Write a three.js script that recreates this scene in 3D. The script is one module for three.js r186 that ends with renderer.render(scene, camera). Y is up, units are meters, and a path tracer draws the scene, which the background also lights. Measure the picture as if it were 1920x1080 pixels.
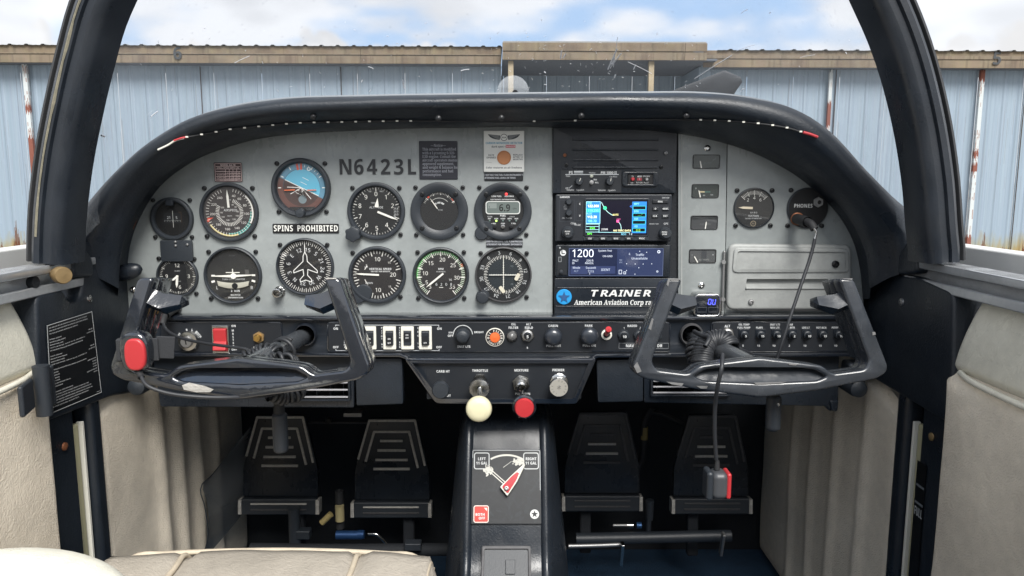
import * as THREE from 'three';
import { RoundedBoxGeometry } from 'three/addons/geometries/RoundedBoxGeometry.js';
import { mergeGeometries, toCreasedNormals as creasedInUnits } from 'three/addons/utils/BufferGeometryUtils.js';
import { TextGeometry } from 'three/addons/geometries/TextGeometry.js';
import { FontLoader } from 'three/addons/loaders/FontLoader.js';

// ---------- camera, sky, sun, exposure ----------
const scene = new THREE.Scene();
const CAM = { y: 1.35, z: 1.10, pitch: THREE.MathUtils.degToRad(8), f: 1400 };
const camera = new THREE.PerspectiveCamera(2 * THREE.MathUtils.radToDeg(Math.atan(540 / CAM.f)), 16 / 9, 0.02, 400);
camera.position.set(0, CAM.y, CAM.z);
camera.rotation.x = -CAM.pitch;
const renderer = new THREE.WebGLRenderer({ antialias: true });
renderer.toneMapping = THREE.LinearToneMapping;
renderer.toneMappingExposure = 2.45;
renderer.shadowMap.enabled = true;

let seedN = 7;
const rnd = () => { seedN = (seedN * 1664525 + 1013904223) >>> 0; return seedN / 4294967296; };
const hash2 = (x, y) => { let h = (x * 374761393 + y * 668265263) | 0; h = Math.imul(h ^ (h >>> 13), 1274126177); return ((h ^ (h >>> 16)) >>> 0) / 4294967296; };
function vnoise(x, y, per = 0) {
  const ix = Math.floor(x), iy = Math.floor(y), fx = x - ix, fy = y - iy, s = fx * fx * (3 - 2 * fx), t = fy * fy * (3 - 2 * fy);
  const w = (v) => (per ? ((v % per) + per) % per : v);
  const a = hash2(w(ix), w(iy)), b = hash2(w(ix + 1), w(iy)), c = hash2(w(ix), w(iy + 1)), d = hash2(w(ix + 1), w(iy + 1));
  return a + (b - a) * s + (c - a) * t + (a - b - c + d) * s * t;
}
function fbm(x, y, o = 5, per = 0) { let v = 0, a = 0.5, n = 0; for (let i = 0; i < o; i++) { v += a * vnoise(x + i * 17, y + i * 31, per); n += a; a *= 0.5; x *= 2; y *= 2; per *= 2; } return v / n; }
const sstep = (a, b, x) => { const t = Math.min(1, Math.max(0, (x - a) / (b - a))); return t * t * (3 - 2 * t); };
const lerp = THREE.MathUtils.lerp;

{ // a day sky: broken white cloud over blue, cumulus heads near the horizon
  const W = 2048, H = 1024, d = new Float32Array(W * H * 4);
  for (let r = 0; r < H; r++) {
    const el = ((r + 0.5) / H - 0.5) * 180, sy = Math.sin(el * Math.PI / 180);
    for (let c = 0; c < W; c++) {
      const az = ((c + 0.5) / W - 0.5) * 360 + 90;              // 0 straight ahead, right positive
      const o = (r * W + c) * 4;
      if (el < -2) { d[o] = 0.20; d[o + 1] = 0.20; d[o + 2] = 0.19; d[o + 3] = 1; continue; }
      const h = Math.pow(Math.max(0, sy), 0.55);
      let R = lerp(0.66, 0.30, h), G = lerp(0.84, 0.55, h), B = lerp(1.05, 1.0, h);
      const ca = Math.cos(az * Math.PI / 180), sa = Math.sin(az * Math.PI / 180), cy = Math.cos(el * Math.PI / 180);
      const k = 2.2 / (Math.max(0, sy) + 0.16), ux = sa * cy * k + 40, uz = ca * cy * k + 40;
      const open = 0.42 * Math.exp(-Math.pow((az - 15) / 10, 2)) + 0.07 * Math.sin(az * Math.PI / 60 + 2.2);
      const layer = sstep(0.34, 0.62, fbm(ux, uz, 6) + 0.20 - open);
      const dark = fbm(ux * 1.3 + 9, uz * 1.3 + 4, 5);
      const lum = lerp(1.06, 0.80, sstep(0.42, 0.8, dark) * 0.7);
      R = lerp(R, lum * 0.97, layer * 0.94); G = lerp(G, lum * 0.99, layer * 0.94); B = lerp(B, lum * 1.03, layer * 0.94);
      // cumulus heads
      const pz = az + 300, top = 7.4 + 6.0 * Math.pow(fbm(pz * 0.19, 3.3, 3), 1.4) + 2.4 * (fbm(pz * 0.8, el * 0.8, 4) - 0.5);
      const cum = sstep(0, 0.45, top - el) * sstep(0.40, 0.52, fbm(pz * 0.11, 8.7, 3));
      const cl = lerp(0.84, 0.98, sstep(0.35, 0.65, fbm(pz * 0.7 + 5, el * 1.0, 4)));
      R = lerp(R, cl, cum * 0.92); G = lerp(G, cl, cum * 0.92); B = lerp(B, cl * 1.01, cum * 0.92);
      d[o] = R * SKY_GAIN(); d[o + 1] = G * SKY_GAIN(); d[o + 2] = B * SKY_GAIN(); d[o + 3] = 1;
    }
  }
  function SKY_GAIN() { return 0.42; }
  const t = new THREE.DataTexture(d, W, H, THREE.RGBAFormat, THREE.FloatType);
  t.mapping = THREE.EquirectangularReflectionMapping; t.magFilter = THREE.LinearFilter; t.minFilter = THREE.LinearFilter; t.needsUpdate = true;
  scene.background = t; scene.environment = t;
}
const sun = new THREE.DirectionalLight(new THREE.Color(1, 0.97, 0.92), 2.3);
sun.position.set(5, 19, 17); sun.castShadow = true; sun.shadow.radius = 55; sun.shadow.mapSize.set(2048, 2048);
Object.assign(sun.shadow.camera, { left: -16, right: 16, top: 16, bottom: -16, near: 1, far: 60 });
sun.name = 'sun'; scene.add(sun); scene.add(sun.target);

// ---------- placing: where a line of sight of the photograph meets a real plane of the cabin ----------
const cp = Math.cos(CAM.pitch), sp = Math.sin(CAM.pitch);
function ray(px, py) { const u = (px - 960) / CAM.f, v = (540 - py) / CAM.f; return [u, -sp + v * cp, -cp - v * sp]; }
function at(px, py, z = 0) { const d = ray(px, py), t = (z - CAM.z) / d[2]; return [d[0] * t, CAM.y + d[1] * t, z]; }
function atX(px, py, x) { const d = ray(px, py), t = x / d[0]; return [x, CAM.y + d[1] * t, CAM.z + d[2] * t]; }
const mpp = (px, py, z) => (at(px + 1, py, z)[0] - at(px, py, z)[0]);   // metres per photo pixel there

// ---------- builders ----------
const toCreasedNormals = (g, a) => creasedInUnits(g.scale(4000, 4000, 4000), a).scale(1 / 4000, 1 / 4000, 1 / 4000);   // it joins points to a hundredth of a unit: too coarse for millimetres
const used = new Map();
function numbered(n) { const k = used.get(n) || 0; used.set(n, k + 1); return k ? n + '_' + String(k).padStart(3, '0') : n; }
function metricUV(g) {                                                      // uv in metres from the facing of each triangle
  const p = g.attributes.position, uv = new Float32Array(p.count * 2), a = new THREE.Vector3(), b = new THREE.Vector3(), c = new THREE.Vector3();
  for (let i = 0; i < p.count; i += 3) {
    a.fromBufferAttribute(p, i); b.fromBufferAttribute(p, i + 1); c.fromBufferAttribute(p, i + 2);
    const n = b.clone().sub(a).cross(c.clone().sub(a)), ax = Math.abs(n.x), ay = Math.abs(n.y), az = Math.abs(n.z);
    [a, b, c].forEach((v, j) => { const o = (i + j) * 2; if (az >= ax && az >= ay) { uv[o] = v.x; uv[o + 1] = v.y; } else if (ax >= ay) { uv[o] = v.z; uv[o + 1] = v.y; } else { uv[o] = v.x; uv[o + 1] = v.z; } });
  }
  g.setAttribute('uv', new THREE.BufferAttribute(uv, 2)); return g;
}
function clean(g, keep) {
  let q = g.index ? g.toNonIndexed() : g.clone();
  for (const n of Object.keys(q.attributes)) if (!['position', 'normal', 'uv'].includes(n)) q.deleteAttribute(n);
  if (!q.attributes.normal) q.computeVertexNormals();
  if (!keep || !q.attributes.uv) metricUV(q);
  return q;
}
function mesh(name, geoms, mat, parent = scene, keepUV = false) {
  const l = [].concat(geoms).map((g) => clean(g, keepUV));
  const m = new THREE.Mesh(l.length > 1 ? mergeGeometries(l) : l[0], mat);
  m.name = parent === scene ? numbered(name) : name; m.castShadow = m.receiveShadow = true; parent.add(m); return m;
}
function tag(o, label, category, group, kind) { o.userData.label = label; if (category) o.userData.category = category; if (group) o.userData.group = group; if (kind) o.userData.kind = kind; return o; }
function thing(name, label, category, pos = [0, 0, 0], group) { const g = new THREE.Group(); g.name = numbered(name); g.position.set(...pos); scene.add(g); return tag(g, label, category, group); }
function struct(name, geoms, mat, label) { const m = mesh(name, geoms, mat); m.userData.kind = 'structure'; if (label) m.userData.label = label; return m; }
const mv = (g, x = 0, y = 0, z = 0, rx = 0, ry = 0, rz = 0) => { if (rx) g.rotateX(rx); if (ry) g.rotateY(ry); if (rz) g.rotateZ(rz); return g.translate(x, y, z); };
const box = (w, h, d, r = 0.001) => new RoundedBoxGeometry(w, h, d, 2, Math.min(r, w / 2.1, h / 2.1, d / 2.1));
const cyl = (r0, r1, h, s = 32) => new THREE.CylinderGeometry(r1, r0, h, s).rotateX(Math.PI / 2);   // along z, r1 at the +z end
const lathe = (pts, s = 40) => toCreasedNormals(new THREE.LatheGeometry(pts.map(([r, z]) => new THREE.Vector2(Math.max(r, 1e-5), z)), s).rotateX(Math.PI / 2), 0.7);  // profile (r, z), axis z
const latheS = (pts, s = 44) => { const c = new THREE.CatmullRomCurve3(pts.map(([r, z]) => new THREE.Vector3(Math.max(r, 1e-5), z, 0)), false, 'centripetal'); return toCreasedNormals(new THREE.LatheGeometry(c.getPoints(pts.length * 5).map((p) => new THREE.Vector2(Math.max(p.x, 1e-5), p.y)), s).rotateX(Math.PI / 2), 1.0); };
const ring = (w, h, r, t) => new THREE.TubeGeometry(new THREE.CatmullRomCurve3(rounded(rectPts(w, h), r, 5).map(([x, y]) => new THREE.Vector3(x, y, 0)), true, 'catmullrom', 0.1), 96, t, 8, true);
const hex = (r, h) => new THREE.CylinderGeometry(r, r, h, 6).rotateX(Math.PI / 2);
const V = (p) => new THREE.Vector3(...p);
const tube = (pts, r, n = 60, s = 10) => new THREE.TubeGeometry(new THREE.CatmullRomCurve3(pts.map(V), false, 'centripetal'), n, r, s, false);
function shapeOf(pts, holes = []) { const s = new THREE.Shape(pts.map(([x, y]) => new THREE.Vector2(x, y))); for (const h of holes) s.holes.push(new THREE.Path(h.map(([x, y]) => new THREE.Vector2(x, y)))); return s; }
function rounded(pts, r = 0.004, n = 4) {                                   // polygon with rounded corners
  const out = [], N = pts.length;
  for (let i = 0; i < N; i++) {
    const p = new THREE.Vector2(...pts[i]), a = new THREE.Vector2(...pts[(i + N - 1) % N]), b = new THREE.Vector2(...pts[(i + 1) % N]);
    const q = Math.min(r, p.distanceTo(a) * 0.45, p.distanceTo(b) * 0.45), s = p.clone().lerp(a, q / p.distanceTo(a)), e = p.clone().lerp(b, q / p.distanceTo(b));
    for (let k = 0; k <= n; k++) { const t = k / n; out.push([(1 - t) ** 2 * s.x + 2 * t * (1 - t) * p.x + t * t * e.x, (1 - t) ** 2 * s.y + 2 * t * (1 - t) * p.y + t * t * e.y]); }
  }
  return out;
}
function ext(pts, depth, bevel = 0.001, holes = [], bs = 2) {               // extruded from z = 0 to z = depth
  const g = new THREE.ExtrudeGeometry(shapeOf(pts, holes), { depth: Math.max(1e-4, depth - 2 * bevel), bevelEnabled: bevel > 0, bevelThickness: bevel, bevelSize: bevel, bevelOffset: -bevel, bevelSegments: bs, curveSegments: 8 });
  return toCreasedNormals(g.translate(0, 0, bevel), 0.6);
}
const rectPts = (w, h, x = 0, y = 0) => [[x - w / 2, y - h / 2], [x + w / 2, y - h / 2], [x + w / 2, y + h / 2], [x - w / 2, y + h / 2]];
const circPts = (r, n = 32, x = 0, y = 0) => Array.from({ length: n }, (_, i) => [x + r * Math.cos(i / n * 2 * Math.PI), y + r * Math.sin(i / n * 2 * Math.PI)]);
const atXY = (list, z) => list.map(([a, b]) => { const p = at(a, b, z); return [p[0], p[1]]; });
function grid(rows, crease = 0.8, closed = false) {                         // a skin through rows of points
  const pos = [], idx = [], m = rows[0].length;
  rows.forEach((r) => r.forEach((p) => pos.push(...p)));
  const R = rows.length - (closed ? 0 : 1);
  for (let i = 0; i < R; i++) for (let j = 0; j < m - 1; j++) { const a = i * m + j, b = ((i + 1) % rows.length) * m + j; idx.push(a, b, a + 1, b, b + 1, a + 1); }
  const g = new THREE.BufferGeometry(); g.setAttribute('position', new THREE.Float32BufferAttribute(pos, 3)); g.setIndex(idx);
  g.setAttribute('uv', new THREE.Float32BufferAttribute(rows.flatMap((r, i) => r.flatMap((_, j) => [j / (m - 1), i / (rows.length - 1)])), 2)); g.computeVertexNormals();
  return toCreasedNormals(g, crease);
}
function alongPx(list, z, n) { const c = new THREE.CatmullRomCurve3(list.map(([a, b]) => V(at(a, b, z))), false, 'centripetal'); return c.getSpacedPoints(n).map((p) => [p.x, p.y, p.z]); }

// ---------- textures and materials ----------
function dataTex(n, fn, srgb = false) {
  const d = new Uint8Array(n * n * 4);
  for (let y = 0; y < n; y++) for (let x = 0; x < n; x++) { const v = fn(x / n, y / n), o = (y * n + x) * 4; if (Array.isArray(v)) { d[o] = v[0]; d[o + 1] = v[1]; d[o + 2] = v[2]; } else d[o] = d[o + 1] = d[o + 2] = v; d[o + 3] = 255; }
  const t = new THREE.DataTexture(d, n, n); t.wrapS = t.wrapT = THREE.RepeatWrapping; t.magFilter = THREE.LinearFilter; t.minFilter = THREE.LinearMipmapLinearFilter; t.generateMipmaps = true; t.needsUpdate = true;
  if (srgb) t.colorSpace = THREE.SRGBColorSpace; return t;
}
const rep = (t, m, n = m) => { const c = t.clone(); c.repeat.set(1 / m, 1 / n); c.needsUpdate = true; return c; };   // one tile every m metres
const cl255 = (v) => Math.max(0, Math.min(255, Math.round(v)));
const grainT = dataTex(256, (u, v) => cl255(255 * (0.6 * fbm(u * 24, v * 24, 3, 24) + 0.4 * fbm(u * 90, v * 90, 2, 90))));
const blotchT = dataTex(256, (u, v) => cl255(255 * fbm(u * 6, v * 6, 6, 6)));
const smudgeT = dataTex(256, (u, v) => cl255(120 + 150 * (fbm(u * 5, v * 5, 6, 5) - 0.35) + 30 * (fbm(u * 60, v * 8, 3, 60) - 0.5)));
const toneT = dataTex(256, (u, v) => { const k = 232 + 46 * (fbm(u * 5, v * 5, 5, 5) - 0.5) + 14 * (fbm(u * 50, v * 50, 2, 50) - 0.5); return [cl255(k), cl255(k), cl255(k)]; }, true);
const weaveT = dataTex(256, (u, v) => cl255(255 * (0.75 * fbm(u * 40, v * 40, 3, 40) + 0.25 * vnoise(u * 128, v * 128, 128))));
const L = (r, g, b) => new THREE.Color().setRGB(r, g, b);
const std = (c, rough, o = {}) => new THREE.MeshStandardMaterial({ color: c, roughness: rough, ...o });
const phys = (c, rough, o = {}) => new THREE.MeshPhysicalMaterial({ color: c, roughness: rough, ...o });
const M = {
  panel: std(L(0.325, 0.352, 0.352), 0.55, { map: rep(toneT, 0.35), bumpMap: rep(grainT, 0.06), bumpScale: 0.00012, roughnessMap: rep(smudgeT, 0.3) }),
  door: std(L(0.385, 0.40, 0.39), 0.5, { map: rep(toneT, 0.22), bumpMap: rep(grainT, 0.05), bumpScale: 0.0002 }),
  black: std(L(0.016, 0.021, 0.029), 0.62, { map: rep(toneT, 0.13), bumpMap: rep(grainT, 0.04), bumpScale: 0.0002, roughnessMap: rep(smudgeT, 0.21) }),
  vinyl: std(L(0.017, 0.023, 0.032), 0.72, { map: rep(toneT, 0.17), bumpMap: rep(grainT, 0.045), bumpScale: 0.0004, roughnessMap: rep(smudgeT, 0.26) }),
  gloss: phys(L(0.011, 0.014, 0.020), 0.2, { ior: 1.75, clearcoat: 0.8, clearcoatRoughness: 0.06, roughnessMap: rep(smudgeT, 0.11), bumpMap: rep(blotchT, 0.09), bumpScale: 0.0004 }),
  yokeWorn: phys(L(0.032, 0.037, 0.045), 0.46, { ior: 1.6, roughnessMap: rep(smudgeT, 0.08), map: rep(toneT, 0.05), bumpMap: rep(blotchT, 0.09), bumpScale: 0.0004 }),
  dark: std(L(0.012, 0.015, 0.020), 0.8, { map: rep(toneT, 0.2), bumpMap: rep(grainT, 0.08), bumpScale: 0.0006 }),
  satin: std(L(0.022, 0.027, 0.034), 0.45, { bumpMap: rep(grainT, 0.03), bumpScale: 0.0002 }),
  rubber: std(L(0.016, 0.017, 0.019), 0.7),
  cable: std(L(0.022, 0.024, 0.028), 0.48),
  screw: std(L(0.015, 0.016, 0.018), 0.38, { metalness: 0.2 }),
  steel: std(L(0.55, 0.55, 0.54), 0.32, { metalness: 1, roughnessMap: rep(smudgeT, 0.03) }),
  dullsteel: std(L(0.38, 0.38, 0.38), 0.5, { metalness: 1 }),
  knob: phys(L(0.024, 0.029, 0.038), 0.3, { clearcoat: 0.5, clearcoatRoughness: 0.15 }),
  scuff: std(L(0.20, 0.20, 0.20), 0.5, { metalness: 0.3, map: rep(toneT, 0.02) }),
  bare: std(L(0.55, 0.53, 0.49), 0.5, { metalness: 0.25, map: rep(toneT, 0.02), bumpMap: rep(blotchT, 0.012), bumpScale: 0.0006 }),
  bareDull: std(L(0.10, 0.10, 0.105), 0.6, { metalness: 0.5, map: rep(toneT, 0.02) }),
  alloy: std(L(0.60, 0.62, 0.64), 0.36, { metalness: 0.35, map: rep(toneT, 0.2), roughnessMap: rep(smudgeT, 0.12) }),
  brass: std(L(0.36, 0.25, 0.12), 0.5, { metalness: 0.5, map: rep(toneT, 0.03) }),
  copper: std(L(0.30, 0.12, 0.06), 0.5, { metalness: 0.5 }),
  gold: std(L(0.55, 0.34, 0.10), 0.35, { metalness: 0.9 }),
  red: phys(L(0.44, 0.028, 0.034), 0.4, { clearcoat: 0.2, clearcoatRoughness: 0.3, bumpMap: rep(grainT, 0.02), bumpScale: 0.0001 }),
  redSatin: std(L(0.44, 0.035, 0.045), 0.55),
  orange: std(L(0.70, 0.13, 0.03), 0.5),
  cream: phys(L(0.66, 0.62, 0.42), 0.42, { clearcoat: 0.15, clearcoatRoughness: 0.3 }),
  white: std(L(0.70, 0.69, 0.62), 0.5),
  needle: std(L(0.72, 0.71, 0.66), 0.6),
  fabric: phys(L(0.90, 0.81, 0.67), 0.95, { map: rep(toneT, 0.5), bumpMap: rep(weaveT, 0.06), bumpScale: 0.0011, sheen: 0.3, sheenColor: L(0.5, 0.45, 0.38), sheenRoughness: 0.6 }),
  leather: std(L(0.90, 0.87, 0.74), 0.58, { map: rep(toneT, 0.4), bumpMap: rep(grainT, 0.05), bumpScale: 0.0004, roughnessMap: rep(smudgeT, 0.2) }),
  seat: std(L(0.50, 0.455, 0.39), 0.62, { map: rep(toneT, 0.3), bumpMap: rep(weaveT, 0.10), bumpScale: 0.0012 }),
  piping: std(L(0.62, 0.54, 0.42), 0.6, { map: rep(toneT, 0.1) }),
  carpet: std(L(0.016, 0.055, 0.115), 1, { map: rep(toneT, 0.1), bumpMap: rep(weaveT, 0.05), bumpScale: 0.003 }),
  glass: phys(L(1, 1, 1), 0.02, { transmission: 1, thickness: 0, ior: 1.5 }),
  tint: phys(L(0.36, 0.38, 0.40), 0.22, { transmission: 0.72, thickness: 0, ior: 1.45 }),
  ledRed: std(L(0.5, 0.02, 0.02), 0.4, { emissive: L(1, 0.03, 0.03), emissiveIntensity: 1.2 }),
  ledGreen: std(L(0.3, 0.5, 0.1), 0.4, { emissive: L(0.45, 0.9, 0.15), emissiveIntensity: 1.0 }),
  ledOff: std(L(0.10, 0.14, 0.13), 0.3),
};
function canvas(w, h, draw, srgb = true) {
  const c = document.createElement('canvas'); c.width = Math.round(w); c.height = Math.round(h); const x = c.getContext('2d'); draw(x, c.width, c.height);
  const t = new THREE.CanvasTexture(c); if (srgb) t.colorSpace = THREE.SRGBColorSpace; t.magFilter = THREE.LinearFilter; t.anisotropy = 8; return t;
}
function speckle(x, w, h, n, a) { for (let i = 0; i < n; i++) { x.fillStyle = 'rgba(' + (rnd() < 0.5 ? '210,210,205,' : '0,0,0,') + (a * rnd()).toFixed(3) + ')'; x.fillRect(rnd() * w, rnd() * h, 1 + rnd() * 2, 1 + rnd() * 2); } }
function T(x, s, X, Y, size, o = {}) {                                      // text; o: c colour, w weight, f family, al align, r rotation, sx stretch, sp letter spacing
  x.save(); x.translate(X, Y); if (o.r) x.rotate(o.r); x.scale((o.sx || 1), 1); x.fillStyle = o.c || '#d4d6d6'; x.font = (o.w || 'normal') + ' ' + size + 'px ' + (o.f || 'sans-serif'); x.textAlign = o.al || 'center'; x.textBaseline = 'middle';
  if (o.sp) { x.textAlign = 'left'; const ws = [...s].map((ch) => x.measureText(ch).width + o.sp), tot = ws.reduce((a, b) => a + b, 0) - o.sp; let q = o.al === 'left' ? 0 : -tot / 2; [...s].forEach((ch, i) => { x.fillText(ch, q, 0); q += ws[i]; }); } else x.fillText(s, 0, 0);
  x.restore();
}
// a printed sheet over a rectangle of the photograph, standing in the plane z; draw() works in the photo's own units
function printed(name, a, b, c, d, z, scale, bg, draw, parent, origin = [0, 0, 0], mat = {}) {
  const { glow, ...look } = mat;
  const p0 = at(a, d, z), p1 = at(c, b, z), w = (at(c, (b + d) / 2, z)[0] - at(a, (b + d) / 2, z)[0]), h = p1[1] - p0[1];
  const t = canvas((c - a) * scale, (d - b) * scale, (x, W, H) => { x.fillStyle = bg; x.fillRect(0, 0, W, H); speckle(x, W, H, W * H / 400, 0.06); x.scale(scale, scale); x.translate(-a, -b); draw(x); });
  const m = new THREE.MeshStandardMaterial({ map: t, roughness: 0.5, ...look }); if (glow) { m.emissive = L(1, 1, 1); m.emissiveMap = t; m.emissiveIntensity = glow; }
  const mid = at((a + c) / 2, (b + d) / 2, z);
  return mesh(name, mv(new THREE.PlaneGeometry(w, h), mid[0] - origin[0], (p0[1] + p1[1]) / 2 - origin[1], z - origin[2]), m, parent, true);
}
const font = await new FontLoader().loadAsync('fonts/droid/droid_sans_bold.typeface.json');
const serif = await new FontLoader().loadAsync('fonts/droid/droid_serif_bold.typeface.json');
const text3 = (s, size, depth, f = font) => { const g = new TextGeometry(s, { font: f, size, depth, curveSegments: 5, bevelEnabled: false }); g.computeBoundingBox(); return g; };

// ================= outside =================
{
  const gt = dataTex(512, (u, v) => { const k = 150 + 60 * (fbm(u * 8, v * 8, 6, 8) - 0.5) + 26 * (hash2(u * 512 | 0, v * 512 | 0) - 0.5); return [cl255(k), cl255(k * 0.98), cl255(k * 0.94)]; }, true);
  struct('ground', mv(new THREE.PlaneGeometry(320, 320), 0, 0, 0, -Math.PI / 2), std(L(0.95, 0.95, 0.95), 0.95, { map: rep(gt, 3.1), bumpMap: rep(grainT, 0.6), bumpScale: 0.004 }), 'pale concrete apron between the aircraft and the hangar row');
}
{
  const hangar = thing('hangar_row', 'long row of pale blue ribbed metal hangars with tan fascia numbered 6 and 5', 'hangar', [0.05, 0, -12.25]);
  hangar.rotation.y = 0.022;
  const H = 3.36, PW = 0.82;
  const sheetTex = (seed, rust) => canvas(256, 1024, (x, W, Hh) => {
    seedN = seed; x.fillStyle = 'rgb(188,197,204)'; x.fillRect(0, 0, W, Hh);
    for (let i = 0; i < 260; i++) { const w = 1 + rnd() * 9, v = rnd() < 0.55; x.fillStyle = v ? `rgba(130,145,158,${0.06 * rnd()})` : `rgba(226,232,234,${0.13 * rnd()})`; const y0 = rnd() * Hh * 0.7 - 200; x.fillRect(rnd() * W, y0, w, 200 + rnd() * 800); }
    for (let i = 0; i < 26; i++) { x.fillStyle = `rgba(120,92,70,${0.10 + 0.2 * rnd()})`; x.fillRect(rnd() * W, rnd() * Hh * 0.6, 1 + rnd() * 1.5, 30 + rnd() * 260); }
    for (let y = 0; y < 150; y++) for (let q = 0; q < W; q += 2) {           // stained foot of the sheet, with grain
      const n = fbm(q * 0.05 + seed, y * 0.012, 4), e = 1 - y / 150;
      const a = Math.max(0, Math.min(0.95, (e * 1.25 + (n - 0.5) * 0.9 - 0.12) * rust)); x.fillStyle = `rgba(${214 - 20 * n | 0},${190 - 40 * n | 0},${128 - 40 * n | 0},${a.toFixed(2)})`; x.fillRect(q, Hh - y, 2, 1);
    }
    for (let q = 0; q < W; q += 1) { const n = fbm(q * 0.045 + seed * 3, 2.2, 5), hgt = rust * (14 + Math.pow(Math.max(0, n - 0.42), 1.2) * 330 * (0.5 + rnd())); x.fillStyle = `rgba(${108 + rnd() * 34 | 0},${56 + rnd() * 20 | 0},34,0.92)`; x.fillRect(q, Hh - hgt, 1.2, hgt); }
  });
  const sheetM = [11, 23, 37, 51, 77].map((s, i) => std(L(0.50, 0.565, 0.63), 0.5, { map: sheetTex(s, [1, 1.25, 0.8, 1.1, 0.95][i]), metalness: 0.15 }));
  function ribbed(w, h, n, depth) {                                          // ribbed sheet, n ribs
    const prof = []; for (let i = 0; i < n; i++) { const s = w / n, o = i * s; for (const [q, d] of [[0, 0], [0.30, 0], [0.36, 0.14], [0.44, 0.14], [0.50, 0], [0.66, 0], [0.75, 1], [0.88, 1], [0.97, 0]]) prof.push([o + q * s, d * depth]); }
    prof.push([w, 0]); const rows = [0, h * 0.33, h * 0.66, h].map((y) => prof.map(([x, z]) => [x, y, z]));
    const g = grid(rows, 0.3); const uv = g.attributes.uv, p = g.attributes.position; for (let i = 0; i < p.count; i++) uv.setXY(i, p.getX(i) / w, p.getY(i) / h); return g;
  }
  const sg = ribbed(PW - 0.006, H, 3, 0.014), place = (x, z, m) => { const s = mesh('wall_sheet', sg, m, hangar, true); s.position.set(x, 0.02 + (rnd() - 0.5) * 0.02, z + rnd() * 0.006); return s; };
  seedN = 5;
  for (let x = -0.26 - PW * 18; x < -0.3; x += PW) place(x, 0, sheetM[rnd() * 5 | 0]);
  for (let x = 3.24; x < 14; x += PW) place(x, 0, sheetM[rnd() * 5 | 0]);
  for (let x = -1.0; x < 3.9; x += PW) place(x, -1.3, sheetM[rnd() * 5 | 0]);                 // the bay's back wall stands deeper
  mesh('bay_side_wall', [mv(box(0.05, H, 1.35, 0.004), -0.26, H / 2, -0.68), mv(box(0.05, H, 1.35, 0.004), 3.24, H / 2, -0.68)], sheetM[2], hangar);
  mesh('base_angle', [mv(box(14.3, 0.05, 0.05, 0.005), -7.4, 0.03, 0.05), mv(box(11, 0.05, 0.05, 0.005), 8.9, 0.03, 0.05)], std(L(0.10, 0.06, 0.045), 0.85), hangar);
  // fascia boards, two courses
  const fasciaT = canvas(1024, 256, (x, W, Hh) => { seedN = 91; x.fillStyle = 'rgb(166,154,138)'; x.fillRect(0, 0, W, Hh); for (let i = 0; i < 700; i++) { x.fillStyle = `rgba(${rnd() < 0.5 ? '112,98,84' : '184,166,138'},${0.13 * rnd()})`; const w = 4 + rnd() * 70; x.fillRect(rnd() * W, rnd() * Hh - 20, w, 20 + rnd() * 200); } for (let i = 0; i < 24; i++) { x.fillStyle = 'rgba(90,80,72,0.22)'; x.fillRect(rnd() * W, 0, 2 + rnd() * 10, Hh * (0.3 + rnd())); } });
  const fM = [0, 0.27, 0.61].map((o) => { const t = fasciaT.clone(); t.wrapS = t.wrapT = THREE.RepeatWrapping; t.repeat.set(1 / 3.7, 1 / 0.5); t.offset.x = o; t.needsUpdate = true; return std(L(0.50, 0.48, 0.445), 0.85, { map: t }); });
  const board = (x0, x1, y, h, z) => { for (let x = x0; x < x1 - 0.05; x += 3.05) { const w = Math.min(3.05, x1 - x) - 0.004, b = mesh('fascia_board', mv(box(w, h - 0.006, 0.04, 0.003), x + w / 2, y + h / 2, z), fM[rnd() * 3 | 0], hangar); void b; } };
  board(-14.8, -0.24, 3.34, 0.14, 0.30); board(-14.8, -0.24, 3.48, 0.14, 0.315);
  board(3.2, 14.5, 3.30, 0.14, 0.30); board(3.2, 14.5, 3.44, 0.14, 0.315);
  board(-0.22, 3.2, 3.38, 0.14, 0.50); board(-0.22, 3.2, 3.52, 0.14, 0.515);
  mesh('soffit', [mv(box(14.5, 0.03, 0.32, 0.003), -7.5, 3.36, 0.13), mv(box(11, 0.03, 0.32, 0.003), 8.9, 3.325, 0.13), mv(box(3.6, 0.03, 1.9, 0.003), 1.58, 3.395, -0.45)], std(L(0.12, 0.13, 0.15), 0.9), hangar);
  const rg = ribbed(0.81, 5.0, 3, 0.020).rotateX(-Math.PI / 2 + 0.05), roofM = std(L(0.30, 0.30, 0.29), 0.7, { map: rep(toneT, 0.7) });
  for (let x = -14.8; x < -0.6; x += 0.81) { const r = mesh('roof_sheet', rg, roofM, hangar); r.position.set(x, 3.615, 0.38); }
  for (let x = 3.42; x < 14; x += 0.81) { const r = mesh('roof_sheet', rg, roofM, hangar); r.position.set(x, 3.575, 0.38); }
  mesh('bay_roof', mv(box(3.40, 0.03, 2.8, 0.004), 1.49, 3.672, -0.90), roofM, hangar);
  const postM = std(L(0.42, 0.35, 0.24), 0.8, { map: rep(toneT, 0.5) });
  for (const x of [-0.08, 2.29]) mesh('post', mv(box(0.09, 3.38, 0.09, 0.006), x, 1.69, 0.40), postM, hangar);
  const numM = std(L(0.05, 0.055, 0.06), 0.8);
  mesh('numeral', mv(text3('6', 0.20, 0.006), -5.72, 3.40, 0.338), numM, hangar); mesh('numeral', mv(text3('5', 0.21, 0.006), 8.16, 3.36, 0.338), numM, hangar);
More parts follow.
